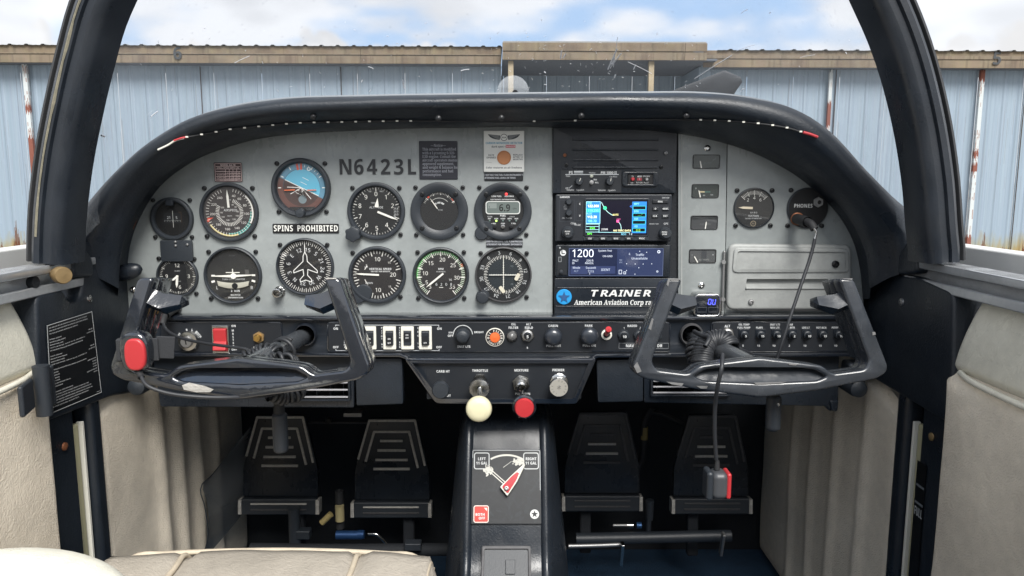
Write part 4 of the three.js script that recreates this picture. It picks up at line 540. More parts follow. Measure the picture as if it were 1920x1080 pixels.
placard('carbon_monoxide_card', 'white carbon monoxide detector card with an orange spot', 907, 246, 983, 322, '#d9dad6', (x) => {
  x.fillStyle = '#2b3138'; for (const s of [-1, 1]) { x.beginPath(); x.moveTo(945 + s * 7, 254); x.lineTo(945 + s * 30, 251.5); x.quadraticCurveTo(945 + s * 26, 261, 945 + s * 8, 262); x.fill(); x.strokeStyle = '#b9bcbb'; x.lineWidth = 0.5; for (let i = 0; i < 5; i++) { x.beginPath(); x.moveTo(945 + s * 9, 255 + i * 1.4); x.lineTo(945 + s * (28 - i * 3.4), 253 + i * 1.8); x.stroke(); } }
  x.fillStyle = '#e2e3df'; x.beginPath(); x.arc(945, 257.5, 6, 0, 7); x.fill(); x.strokeStyle = '#2b3138'; x.lineWidth = 1; x.stroke(); T(x, 'ASA', 945, 257.8, 4.4, { w: 'bold', c: '#2b3138' });
  T(x, 'CARBON MONOXIDE DETECTOR', 945, 268.5, 5.6, { w: 'bold', c: '#2f7fa0', sx: 0.82 }); T(x, 'dark spot =', 935, 274.6, 5, { c: '#30343a', w: 'bold' }); x.fillStyle = '#b8434f'; x.fillRect(948, 271.6, 18.5, 5.4); T(x, 'DANGER', 957, 274.4, 4.6, { c: '#e8d0d0', w: 'bold' }); T(x, 'DATE', 921, 291, 4.6, { c: '#30343a', w: 'bold' }); T(x, 'OPENED', 921, 295.6, 4.6, { c: '#30343a', w: 'bold' }); ['REPLACE', 'AFTER 12', 'MONTHS'].forEach((s, i) => T(x, s, 971, 290.4 + i * 4.2, 4.4, { c: '#30343a', w: 'bold' })); T(x, 'Color restores as air freshens', 945, 315, 4.8, { c: '#30343a', w: 'bold' }); x.strokeStyle = '#a9aaa8'; x.lineWidth = 0.7; x.beginPath(); x.moveTo(912, 304); x.lineTo(922, 305); x.stroke();
}, 0.0018, 7).children.length; { const g = scene.children[scene.children.length - 1], k = mpp(945, 295, 0); mesh('indicator_spot', mv(lathe([[13 * k, 0], [13 * k, 0.001], [11.5 * k, 0.0016], [11 * k, 0.0008], [0, 0.0008]], 36), 0, -11.5 * k, 0.0014), std(L(0.50, 0.22, 0.10), 0.7), g); }
const twoLines = (a, b) => (x) => { T(x, a[0], a[1], a[2], 4.6, { w: 'bold', c: '#b9bcc2', sx: 0.78 }); T(x, b[0], b[1], b[2], 4.6, { w: 'bold', c: '#b9bcc2', sx: 0.78 }); };
placard('fuel_warning_placard', 'narrow black two-line placard touching the white detector card', 908, 322.5, 981, 339, '#16191e', twoLines(['DO NOT RELY ON FUEL FLOW INSTRUMENT TO', 944, 328], ['DETERMINE FUEL LEVELS IN TANKS', 937, 333.6]));
placard('fuel_reference_placard', 'narrow black two-line placard between the fuel instrument and the course indicator', 911.5, 447, 980, 463.5, '#16191e', twoLines(['REFER TO ORIGINAL FUEL FLOW/PRESSURE', 946, 453], ['INSTRUMENT FOR PRIMARY INFORMATION', 946, 458.4]));
// ================= radio stack =================
function faceBox(name, label, cat, a, b, c, d, z0, z1, mat, r = 0.003) {      // a rounded front panel over a photo rectangle, its face at z1
  const mid = at((a + c) / 2, (b + d) / 2, z1), k = mpp((a + c) / 2, (b + d) / 2, z1), g = thing(name, label, cat, [mid[0], mid[1], 0]);
  mesh('housing', mv(ext(rounded(rectPts((c - a) * k, (d - b) * k), r), z1 - z0, 0.0012), 0, 0, z0), mat, g); g.userData.k = k; return g;
}
{
  const Z = 0.006, g = faceBox('intercom_panel', 'black ribbed audio panel with white intercom lettering and two small knobs', 'intercom', 1037, 238, 1269, 362, -0.01, Z, M.black, 0.001), o = [g.position.x, g.position.y, 0], k = g.userData.k;
  for (const y of [262, 281, 300, 314]) { const p = at(1154, y, Z); mesh('rib', mv(box(160 * k, 3.2 * k, 0.003, 0.0008), p[0] - o[0], p[1] - o[1], Z + 0.0006), M.vinyl, g); }
  printed('print', 1052, 319, 1165, 361, Z + 0.0009, 5, '#181c22', (x) => { x.fillStyle = '#bfc3c6'; x.fillRect(1060, 326.5, 100, 1.3); T(x, 'PS', 1070, 323, 7, { w: 'bold' }); x.fillRect(1076, 320.4, 17, 4.6); T(x, 'ENGINEERING', 1084.5, 322.8, 3, { w: 'bold', c: '#14171b' }); T(x, 'PM 1000 II', 1141, 323.4, 6.4, { w: 'bold', sx: 0.95 }); T(x, 'Pilot', 1065, 330, 4); T(x, 'Co-Pilot', 1150, 331, 4); T(x, 'PilotIso', 1110, 324.2, 3.6); T(x, 'ISO', 1116, 336.6, 4, { w: 'bold' }); T(x, 'ALL', 1119, 342, 4, { w: 'bold' }); T(x, 'Volume ◆ Squelch', 1079, 356, 4.2); T(x, 'Volume ◆ Squelch', 1138, 356.6, 4.2); T(x, 'Off', 1063, 352.6, 4); x.strokeStyle = '#bfc3c6'; x.lineWidth = 0.8; x.beginPath(); x.moveTo(1067, 353); x.lineTo(1073, 348); x.stroke(); }, g, o);
  for (const [a, b, t] of [[1085, 340, 0.4], [1142, 340, 0.15]]) { const p = at(a, b, Z); mesh('knob', mv(lathe([[7.6 * k, 0], [7.2 * k, 0.009], [6 * k, 0.0105], [0, 0.0105]], 28), p[0] - o[0], p[1] - o[1], Z), M.satin, g); mesh('pointer', mv(box(1 * k, 6 * k, 0.001, 0.0002).rotateZ(-t), p[0] - o[0] + 1.5 * k, p[1] - o[1] + 3 * k, Z + 0.0107), M.white, g); }
  { const p = at(1109, 330, Z); mesh('lamp', mv(lathe([[3.4 * k, 0], [3 * k, 0.0015], [0, 0.0022]], 14), p[0] - o[0], p[1] - o[1], Z + 0.001), std(L(0.4, 0.42, 0.36), 0.4), g); const q = at(1109, 342, Z); mesh('toggle', mv(lathe([[4 * k, 0], [4 * k, 0.002], [2 * k, 0.0022], [2 * k, 0.007], [0, 0.007]], 16), q[0] - o[0], q[1] - o[1], Z + 0.001), M.dullsteel, g); }
  { const p = at(1200, 336, Z); mesh('remote_frame', mv(ext(rounded(rectPts(68 * k, 27 * k), 0.005), 0.003, 0.0008, [rounded(rectPts(48 * k, 19 * k), 0.001)]), p[0] - o[0], p[1] - o[1], Z), M.black, g); }
  printed('remote_print', 1178, 327.5, 1224, 345, Z + 0.0014, 6, '#0b0c10', (x) => { T(x, 'TX', 1186, 330.6, 4); T(x, 'ACK', 1199, 330.8, 4.4, { w: 'bold' }); T(x, '406 MHz', 1212, 330.6, 3.6); T(x, 'ON', 1185, 342.6, 3.6); T(x, 'ELT ON', 1199, 342.8, 3.6); T(x, 'RESET', 1212, 342.8, 3.6); x.fillStyle = '#8c2f38'; x.fillRect(1194.5, 333.5, 9, 5); T(x, '?', 1199, 336, 4, { w: 'bold' }); }, g, o);
  for (const [a, m] of [[1186, M.redSatin], [1212, M.dullsteel]]) { const p = at(a, 336, Z); mesh('button', mv(lathe([[3.6 * k, 0], [3.6 * k, 0.002], [2.4 * k, 0.0035], [0, 0.0035]], 14), p[0] - o[0], p[1] - o[1], Z + 0.0014), m, g); }
  for (const [a, b, m] of [[1059, 291, M.copper], [1062, 309, M.screw], [1240, 313, M.screw], [1248, 287, M.dullsteel]]) { const p = at(a, b, Z); mesh('screw', mv(screwG(3.4 * k), p[0] - o[0], p[1] - o[1], Z), m, g); }
}
{
  const Z = 0.012, g = faceBox('navigation_radio', 'black navigation radio with a lit colour map screen', 'radio', 1042, 365, 1259, 453, -0.01, Z, M.black, 0.002), o = [g.position.x, g.position.y, 0], k = g.userData.k;
  const loc = (a, b, z = 0) => { const p = at(a, b, Z); return [p[0] - o[0], p[1] - o[1], Z + z]; };
  printed('print', 1044, 367, 1257, 451, Z + 0.0008, 5, '#191d24', (x) => {
    T(x, 'GARMIN', 1058.5, 368.6 + 1, 4.6, { w: 'bold' }); T(x, 'GNS 430', 1247, 371, 3.6); ['ON', 'PUSH', 'COM'].forEach((s, i) => T(x, s, 1060, 384 + i * 3.4, 2.8)); T(x, 'VOL  PUSH ID', 1063, 408, 3); T(x, 'C', 1087, 382, 5, { w: 'bold' }); T(x, 'V', 1087, 404, 5, { w: 'bold' }); T(x, 'COM', 1075, 419, 4.6, { r: 0.1 }); T(x, '/VLOC', 1083, 421.6, 4.6, { r: 0.1 }); T(x, 'GPS', 1249, 419, 5); T(x, 'DEFAULT NAV', 1226, 419, 3); x.strokeStyle = '#33383f'; x.lineWidth = 0.7; x.strokeRect(1049, 375, 28, 40); x.strokeRect(1080, 377, 12, 36);
  }, g, o);
  for (const [a, b] of [[1066, 378], [1066, 399]]) mesh('knob', mv(lathe([[6 * k, 0], [5.6 * k, 0.008], [4.6 * k, 0.009], [0, 0.009]], 24), ...loc(a, b, 0)), M.satin, g);
  mesh('screen', (() => { const s = printed('screen_tmp', 1098, 375, 1214, 441, Z + 0.0022, 7, '#11101c', (x) => {
    const B = '#2a6fb4', C = '#37b6b2'; x.fillStyle = B; x.fillRect(1099, 378, 26, 41); x.fillStyle = '#2fa79c'; x.fillRect(1099, 391, 26, 7); x.strokeStyle = '#9fd8dc'; x.lineWidth = 0.8; x.strokeRect(1099, 378, 26, 41); T(x, 'COM', 1104, 380.8, 4.6, { c: '#8fe0e0' }); T(x, '122.800', 1112, 386.6, 6.6, { c: '#e8f2f2', w: 'bold', sx: 0.9 }); T(x, '119.250', 1112, 394.4, 6.2, { c: '#8fe8e0', sx: 0.9 }); T(x, 'VLOC', 1105, 400.6, 4.6, { c: '#8fe0e0' }); T(x, '112.30', 1110, 407, 6.6, { c: '#e8f2f2', w: 'bold', sx: 0.9 }); T(x, '108.70', 1110, 414, 6.4, { c: '#8fe8e0', sx: 0.9 });
    x.strokeStyle = '#9fd8dc'; x.strokeRect(1098.6, 420, 25, 15); x.beginPath(); x.moveTo(1098.6, 424.6); x.lineTo(1123.6, 424.6); x.moveTo(1098.6, 430.6); x.lineTo(1123.6, 430.6); x.stroke(); T(x, 'ENR', 1111, 427.6, 5, { c: '#63e04d', w: 'bold' }); T(x, 'GPS', 1106, 438, 5, { c: '#63e04d', w: 'bold' }); x.beginPath(); x.moveTo(1122, 435.4); x.lineTo(1182, 436); x.stroke();
    x.strokeStyle = '#a9d4d0'; x.lineWidth = 1; x.beginPath(); x.moveTo(1127, 379); x.lineTo(1133, 390); x.quadraticCurveTo(1140, 400, 1150, 404); x.moveTo(1158, 415); x.quadraticCurveTo(1166, 420, 1165, 432); x.stroke(); x.fillStyle = '#3fc58e'; x.beginPath(); x.arc(1134, 390, 3.4, 0, 7); x.fill(); T(x, 'KUTS', 1154, 402.6, 4.6, { c: '#e0d98f', w: 'bold' }); T(x, '✈', 1154, 408, 8, { c: '#ece8d4' }); x.fillStyle = '#d4578e'; x.fillRect(1156, 412, 5, 5); T(x, 'CXO', 1160, 410.6, 4, { c: '#d4578e' }); T(x, '20NM', 1134, 430, 4.6); T(x, 'NO TRFC DATA', 1167, 433, 4.8, { c: '#e6e0a8', w: 'bold' }); T(x, 'MSG', 1170, 439, 4.6, { c: '#7fd0e8' }); T(x, '1 2', 1183, 439, 4.6, { c: '#cfe6ef' });
    x.fillStyle = B; x.fillRect(1185, 378, 27, 59); x.fillStyle = '#0c1018'; for (const y of [386.4, 400, 413.6, 428]) x.fillRect(1186.6, y, 23.6, 6.4); x.strokeStyle = C; x.lineWidth = 0.7; for (const y of [386.4, 400, 413.6, 428]) x.strokeRect(1186.6, y, 23.6, 6.4); [['WPT', 382], ['DTK', 396], ['DIS', 410], ['GS', 424]].forEach(([s, y]) => T(x, s, 1193, y, 5, { c: '#8fe0e0' })); T(x, '0.0', 1197, 431.4, 6, { c: '#9fe04d' }); T(x, '_ _ _°', 1200, 402, 4, { c: '#63e04d' }); x.fillStyle = '#2a58a8'; x.beginPath(); x.moveTo(1180, 387); x.lineTo(1184, 384); x.lineTo(1184, 390); x.fill();
  }, g, o, { roughness: 0.15, glow: 0.42 }); const q = s.geometry; g.remove(s); g.userData.scr = s.material; return q; })(), g.userData.scr, g, true);
  mesh('screen_bezel', mv(ext(rounded(rectPts(122 * k, 72 * k), 0.003), 0.0022, 0.0006, [rectPts(115 * k, 65 * k)]), ...loc(1156, 408, 0.0008)), M.black, g);
  mesh('key_bar', mv(box(124 * k, 8.5 * k, 0.003, 0.0012), ...loc(1155, 447, 0.0006)), M.satin, g);
  [['CDI', 1106], ['OBS', 1130.5], ['MSG', 1155], ['FPL', 1179], ['PROC', 1203.5]].forEach(([s, x0]) => { const p = loc(x0, 447, 0.0022); mesh('key', mv(box(16 * k, 6 * k, 0.002, 0.0007), ...p), M.satin, g); printed('key_print', x0 - 6.5, 445, x0 + 6.5, 449.4, Z + 0.0035, 6, '#15181d', (x) => T(x, s, x0, 447.2, 4.2, { w: 'bold' }), g, o); });
  [['▽ RNG △', 1238, 378, 30], ['–D→', 1229, 391.4, 12], ['MENU', 1248, 391.4, 13], ['CLR', 1228, 405, 12], ['ENT', 1247.5, 405, 13]].forEach(([s, a, b, w]) => { mesh('key', mv(box(w * k, 7 * k, 0.003, 0.001), ...loc(a, b, 0.001)), M.satin, g); printed('key_print', a - w / 2 + 1, b - 2.6, a + w / 2 - 1, b + 2.6, Z + 0.0029, 6, '#15181d', (x) => T(x, s, a, b, 4.4, { w: 'bold' }), g, o); });
  for (const [a, b, s, t] of [[1064, 436, ['PUSH', 'C/V'], 0], [1246, 437, ['PUSH', 'CRSR'], Math.PI / 2]]) { mesh('dial_knob', mv(lathe([[11.8 * k, 0], [11.4 * k, 0.006], [10.4 * k, 0.0072], [8.6 * k, 0.0072], [8.4 * k, 0.013], [7.6 * k, 0.014], [0, 0.014]], 32), ...loc(a, b, 0.0008)), M.satin, g); printed('knob_print', a - 5.4, b - 5, a + 5.4, b + 5, Z + 0.0152, 6, '#14161a', (x) => { T(x, s[0], a, b - 2, 4, { w: 'bold' }); T(x, s[1], a, b + 2.2, 4, { w: 'bold' }); }, g, o); void t; }
}
{
  const Z = 0.010, g = faceBox('transponder', 'black transponder with a dark blue screen showing 1200', 'transponder', 1042, 459, 1257, 520, -0.01, Z, M.black, 0.003), o = [g.position.x, g.position.y, 0], k = g.userData.k;
  printed('screen', 1066, 465, 1244, 518, Z + 0.0012, 6, '#1b2136', (x) => {
    x.fillStyle = '#262e48'; x.fillRect(1157, 467, 85, 49); x.fillStyle = '#2b3350'; x.fillRect(1070, 499, 32, 15); x.fillRect(1074 + 30, 499, 30, 15); x.fillRect(1126, 499, 28, 14); x.strokeStyle = '#5a6580'; x.lineWidth = 0.6; x.strokeRect(1067, 466, 176, 51); T(x, '1200', 1092.5, 475.4, 19.5, { sx: 0.98, c: '#d4dae4' }); T(x, 'System Test', 1134, 470.6, 4.8, { c: '#c3cad6' }); T(x, 'ON-GND', 1139, 481, 4.8, { c: '#c3cad6' }); T(x, 'PALT', 1079, 488.4, 5.2, { c: '#c3cad6' }); T(x, '236 ft', 1106, 488.4, 5.2, { c: '#c3cad6' }); T(x, 'ID', 1075, 494, 4.8, { c: '#c3cad6' }); T(x, 'N6423L', 1105, 494, 4.8, { c: '#c3cad6' }); T(x, 'Mode', 1081, 502.4, 5.6, { c: '#aeb6c6' }); T(x, 'ALT', 1080.5, 508, 5.2, { c: '#7f889c' }); T(x, 'Squawk', 1108, 502.4, 5.6, { c: '#aeb6c6' }); T(x, '7215', 1108, 509, 5.4, { c: '#aeb6c6' }); T(x, 'IDENT', 1135.6, 505.4, 6.2, { c: '#aeb6c6' }); T(x, 'Traffic', 1199.6, 478.4, 5.8, { c: '#b5bdcb' }); T(x, 'Unavailable', 1199, 485, 5.8, { c: '#b5bdcb' }); T(x, '6', 1180, 476, 5, { c: '#b5bdcb' }); T(x, 'TFC', 1164, 488, 3.6, { c: '#8f98aa' }); T(x, 'UTC', 1164, 492.4, 3.6, { c: '#8f98aa' }); x.fillStyle = '#c3cad6'; for (const [a, b] of [[1175, 494.5], [1191, 495], [1206, 495], [1222, 494.6], [1198, 502], [1199, 471], [1191, 514], [1106, 513.6], [1175, 507], [1212, 473]]) { x.beginPath(); x.arc(a, b, 0.8, 0, 7); x.fill(); } x.strokeStyle = '#c3cad6'; x.lineWidth = 1.4; x.beginPath(); x.arc(1234.8, 472, 2.2, 0, 7); x.stroke(); x.lineWidth = 0.8; x.strokeRect(1161, 506.4, 5, 7); x.strokeRect(1170, 509.6, 3.6, 4); x.beginPath(); x.arc(1233, 509, 1.4, 0, 7); x.stroke();
  }, g, o, { roughness: 0.12, glow: 0.35 });
  printed('side_print', 1045, 463, 1063, 515, Z + 0.001, 5, '#191d22', (x) => { x.fillStyle = '#d3d5d5'; x.beginPath(); x.arc(1055.6, 474, 5.6, 0, 7); x.fill(); x.strokeStyle = '#101317'; x.lineWidth = 1.6; x.beginPath(); x.moveTo(1053.5, 469.5); x.lineTo(1053.5, 475.5); x.lineTo(1059, 475.5); x.stroke(); x.strokeStyle = '#8e9294'; x.lineWidth = 0.9; x.strokeRect(1047.6, 482, 4.6, 8.6); x.fillStyle = '#aeb0b0'; x.beginPath(); x.arc(1049.6, 464.6, 1.6, 0, 7); x.fill(); }, g, o);
  const p = at(1052, 509, Z); mesh('knob', mv(lathe([[3.6 * k, 0], [3.4 * k, 0.004], [0, 0.0045]], 18), p[0] - o[0], p[1] - o[1], Z + 0.001), M.satin, g);
}
{
  const Z = 0.008, g = faceBox('trainer_plate', 'black nameplate with raised white TRAINER lettering and a blue star disc', 'nameplate', 1040, 521, 1266, 592, -0.01, Z, M.black, 0.002), o = [g.position.x, g.position.y, 0], k = g.userData.k;
  const p = (a, b, z = 0) => { const q = at(a, b, Z); return [q[0] - o[0], q[1] - o[1], Z + z]; };
  mesh('recess_frame', mv(ring(222 * k, 35 * k, 0.004, 0.0008), ...p(1151, 557, 0)), M.black, g);
  const shear = new THREE.Matrix4().set(1, 0.28, 0, 0, 0, 1, 0, 0, 0, 0, 1, 0, 0, 0, 0, 1), wm = std(L(0.68, 0.69, 0.68), 0.5);
  [['T', 1105], ['R', 1123], ['A', 1140], ['I', 1158], ['N', 1166], ['E', 1186], ['R', 1203]].forEach(([c, x]) => mesh('letter', mv(text3(c, 12.2 * k, 0.0012).scale(c === 'I' ? 1.25 : 1.52, 1, 1).applyMatrix4(shear), ...p(x, 555.6, 0.0003)), wm, g));
  const t = text3('American Aviation Corp rati', 9.2 * k, 0.001, serif); const w = t.boundingBox.max.x; mesh('lettering', mv(t.scale(153 * k / w, 1, 1).applyMatrix4(new THREE.Matrix4().set(1, 0.12, 0, 0, 0, 1, 0, 0, 0, 0, 1, 0, 0, 0, 0, 1)), ...p(1076, 571.4, 0.0003)), wm, g);
  mesh('badge', mv(lathe([[14.6 * k, 0], [14.6 * k, 0.001], [13.6 * k, 0.0018], [0, 0.0018]], 40), ...p(1057.4, 556.6, 0.0002)), std(L(0.02, 0.27, 0.60), 0.4), g);
  const star = Array.from({ length: 10 }, (_, i) => { const a = i * Math.PI / 5 + Math.PI / 2, r = (i % 2 ? 4.6 : 11) * k; return [r * Math.cos(a), r * Math.sin(a)]; }); mesh('star', mv(ext(star, 0.001, 0), ...p(1057.4, 557, 0.0021)), std(L(0.02, 0.08, 0.22), 0.5), g);
}
// ---- glove box door, charger
{
  const Z = 0.010, c = at(1481, 519, Z), k = mpp(1481, 519, Z), g = thing('glove_box_door', 'light grey pressed metal glove box door with a recessed grip', 'glove box', [c[0], c[1], 0]);
  const loc = (a, b) => { const p = at(a, b, Z); return [p[0] - c[0], p[1] - c[1]]; }, L2 = (l) => l.map(([a, b]) => loc(a, b));
  const grip = rounded(L2([[1396, 518], [1556, 518], [1564, 549], [1391, 549]]), 0.004), out = rounded(L2([[1367, 457], [1597, 459], [1599, 581], [1362, 581]]), 0.012, 6);
  mesh('door', mv(ext(out, Z - 0.001, 0.004, [grip], 4), 0, 0, 0.001), M.door, g);
  mesh('grip_recess', [mv(ext(grip, 0.002, 0), 0, 0, 0.0005), mv(box(158 * k, 0.004, 0.012, 0.0015), ...loc(1477, 538), 0.006, 0.6)], M.door, g);
  mesh('raised_rim', mv(ext(rounded(L2([[1376, 464], [1590, 466], [1591, 511], [1372, 511]]), 0.008), 0.0035, 0.0017, [rounded(L2([[1380, 468], [1586, 470], [1587, 507], [1376, 507]]), 0.007)]), 0, 0, Z - 0.001), M.door, g);
  mesh('lock', [mv(lathe([[6.5 * k, 0], [6.5 * k, 0.003], [4.5 * k, 0.0045], [3.6 * k, 0.002], [0, 0.002]], 24), ...loc(1566, 495), Z)], M.screw, g);
  for (const [a, b] of [[1408, 566], [1543, 565]]) mesh('screw', mv(screwG(5.4 * k), ...loc(a, b), Z), M.dullsteel, g);
  mesh('hinge', [mv(box(4 * k, 0.09, 0.006, 0.0015), ...loc(1358, 528), 0.004), mv(cyl(4 * k, 4 * k, 0.004, 12), ...loc(1358, 492), 0.006), mv(cyl(4 * k, 4 * k, 0.004, 12), ...loc(1357, 562), 0.006)], M.dullsteel, g);
  const em = mesh('worn_edge', mv(box(200 * k, 0.0016, 0.005, 0.0005), ...loc(1482, 582), 0.005), M.bareDull, g); void em;
}
{
  const Z = 0.036, c = at(1327, 573, Z), k = mpp(1327, 573, Z), g = thing('usb_charger', 'square black charger with a chrome rim and blue digits', 'charger', [c[0], c[1], 0.003]);
  mesh('body', mv(ext(rounded(rectPts(47 * k, 39 * k), 0.006, 5), 0.032, 0.0015), 0, 0, 0), M.gloss, g);
  mesh('rim', mv(ring(48 * k, 40 * k, 0.007, 0.0014), 0, 0, 0.0315), M.steel, g);
  const dig = (x, on) => { const s = (a, b, w, h) => mv(box(w * k, h * k, 0.0008, 0.0001), (x + a) * k, b * k, 0.0328); const seg = { t: s(0.4, 12, 4, 1), b: s(-0.4, 2, 4, 1), m: s(0, 7, 4, 1), tl: s(-2.2, 9.6, 1, 4), tr: s(2.8, 9.6, 1, 4), bl: s(-2.8, 4.4, 1, 4), br: s(2.2, 4.4, 1, 4) }; return on.map((q) => seg[q]); };
  mesh('digits', [...dig(3.6, ['t', 'b', 'tl', 'tr', 'bl', 'br']), ...dig(11.6, ['b', 'tl', 'tr', 'bl', 'br'])], std(L(0.02, 0.03, 0.5), 0.4, { emissive: L(0.10, 0.12, 1.0), emissiveIntensity: 1.1 }), g);
  for (const s of [-1, 1]) mesh('port', mv(ext(rectPts(18 * k, 10 * k), 0.0012, 0.0003, [rectPts(15 * k, 7 * k)]), s * 10.5 * k, -8.5 * k, 0.0318), M.satin, g);
}
// ================= lower switch panel =================
const ZS = 0.030;
{
  const p = thing('lower_instrument_panel', 'long black switch panel with white printing under the instruments', 'control panel', [0, 0, 0]);
  const poly = (l, z, d, mat, name, bev = 0.0015, holes = []) => mesh(name, mv(ext(atXY(l, z), d, bev, holes.map((h) => h)), 0, 0, z - d), mat, p);
  const hole = (a, b, r) => { const c = at(a, b, ZS), k = mpp(a, b, ZS); return circPts(r * k, 40, c[0], c[1]); };
  poly([[262, 599], [1615, 597], [1615, 668], [1125, 668], [1112, 674], [768, 674], [752, 668], [262, 668]], ZS - 0.002, 0.028, M.black, 'body', 0.0015, [hole(573, 627, 19), hole(1296, 627, 19)]);
  poly([[255, 594], [1618, 592], [1618, 600], [255, 602]], ZS + 0.006, 0.034, M.gloss, 'top_rail', 0.003);
  poly([[262, 662], [752, 663], [770, 672], [770, 677], [748, 670], [262, 669]], ZS + 0.006, 0.012, M.gloss, 'lower_rail', 0.002); poly([[1118, 664], [1615, 662], [1615, 669], [1122, 671], [1104, 678], [1104, 673]], ZS + 0.006, 0.012, M.gloss, 'lower_rail', 0.002); poly([[768, 670], [1106, 669], [1104, 676], [770, 677]], ZS + 0.004, 0.010, M.gloss, 'lower_rail', 0.002);
  for (const [a, c] of [[300, 529], [613, 1257], [1333, 1606]]) { const o = [[a, 603], [c, 603], [c, 660], [a, 660]], i = [[a + 1.6, 604.6], [c - 1.6, 604.6], [c - 1.6, 658.4], [a + 1.6, 658.4]]; mesh('section_frame', mv(ext(rounded(atXY(o, ZS), 0.006), 0.002, 0.0007, [rounded(atXY(i, ZS), 0.005)]), 0, 0, ZS - 0.0015), M.gloss, p); }
  const BG = '#171b21';
  printed('print', 302, 605, 527, 658, ZS + 0.0004, 3.2, BG, (x) => { T(x, 'PHONE', 287 + 6, 621, 6); T(x, 'ON', 439, 611.5, 5.6, { w: 'bold' }); T(x, 'OFF', 438, 656, 5.6, { w: 'bold' }); [...'MASTER'].forEach((c, i) => T(x, c, 437, 619.5 + i * 5.9, 5, { w: 'bold' })); T(x, 'STARTER', 486, 652, 6, { w: 'bold' }); [['OFF', 336, 629, -1], ['R', 351, 619, -0.2], ['L', 361, 619, 0.2], ['BOTH', 372, 627, 0.9]].forEach(([s, a, b, r]) => T(x, s, a, b, 5.6, { r, w: 'bold' })); }, p);
  printed('print', 616, 605, 1076, 658, ZS + 0.0004, 4, BG, (x) => {
    x.strokeStyle = '#c3c6c8'; x.lineWidth = 1.1; x.beginPath(); x.moveTo(630, 612); x.lineTo(630, 608.8 + 0.8); x.lineTo(823, 609.6); x.lineTo(823, 613); x.moveTo(629, 654); x.lineTo(629, 657.4); x.lineTo(823, 657.4); x.lineTo(823, 654); x.stroke(); for (const a of [630, 824]) { T(x, 'ON', a, 615.8, 6, { w: 'bold' }); T(x, 'OFF', a - 1, 650.4, 6, { w: 'bold' }); }
    [['FUEL PUMP', 646], ['NAV LTS', 681.5], ['PITOT HT', 716], ['FLASH BCN', 749.5], ['LDG LT', 784]].forEach(([s, a]) => [...s].forEach((c, i) => T(x, c, a, 615 + i * (36 / (s.length - 1)), 4.4, { w: 'bold' })));
    x.strokeStyle = '#c9cccc'; x.lineWidth = 1.4; x.beginPath(); x.arc(868, 628, 18, Math.PI * 1.02, Math.PI * 1.98); x.stroke(); T(x, 'DIM', 845, 623.6, 4, { w: 'bold' }); T(x, 'OFF', 845, 629, 6, { w: 'bold' }); T(x, 'BRIGHT', 898, 622.6, 5, { w: 'bold' }); T(x, 'INST LTS', 869.6, 649.4, 6, { w: 'bold' }); T(x, 'OIL', 963, 608.4, 5.6, { w: 'bold' }); T(x, 'FILTER', 962.6, 615, 5.8, { w: 'bold' }); T(x, 'ALT', 991, 608.4, 5.6, { w: 'bold' }); T(x, 'FIELD', 991.6, 615, 5.8, { w: 'bold' }); T(x, '5', 989, 652, 5.4, { w: 'bold' }); T(x, 'CABIN', 1037, 610.4, 6, { w: 'bold' }); T(x, 'PULL HOT', 1038, 648, 6, { w: 'bold' });
  }, p);
  printed('print', 1076, 605, 1254, 658, ZS + 0.0004, 4, BG, (x) => { T(x, 'PARK', 1103.4 + 0, 610.2, 6, { w: 'bold' }); T(x, 'PULL ON', 1105, 647.6, 6, { w: 'bold' }); T(x, 'RADIO', 1185, 610.4, 6, { w: 'bold' }); T(x, '1', 1170, 615.4, 5.6); T(x, '2', 1200, 615.4, 5.6); T(x, 'NAV / COM  TXPDR', 1208, 648.4, 7.4, { w: 'bold', sx: 1.05 }); x.strokeStyle = '#8a8d8f'; x.lineWidth = 0.7; x.strokeRect(1161, 643.4, 93, 10); }, p);
  printed('print', 1336, 605, 1604, 658, ZS + 0.0004, 4, BG, (x) => { T(x, 'ALT', 1363, 611, 6, { w: 'bold' }); [['OIL TEMP', 'FUEL PUMP', 1394, '5'], ['', 'FLAPS', 1423, '15'], ['INST LTS', 'NAV LTS', 1452, '10'], ['CAB', 'HR MTR', 1481, '2'], ['', 'LDG LT', 1510, '10'], ['', 'ROT BCN', 1539, '15'], ['', 'PITOT HT', 1568, '10']].forEach(([a, b, q, n]) => { if (a) T(x, a, q, 608.2, 5, { w: 'bold', sx: 0.92 }); T(x, b, q, 614, 5, { w: 'bold', sx: 0.9 }); T(x, n, q, 648, 5.4, { w: 'bold' }); }); }, p);
  for (const a of [573, 1296]) { const c = at(a, 627, ZS), k = mpp(a, 627, ZS); mesh('shaft_bush', mv(lathe([[22 * k, 0], [22 * k, 0.003], [20 * k, 0.006], [18.5 * k, 0.006], [17.5 * k, -0.012]], 40), ...c), a < 900 ? M.gloss : M.bareDull, p); }
}
const onS = (a, b, z = 0) => at(a, b, ZS + z), kS = mpp(960, 630, ZS);
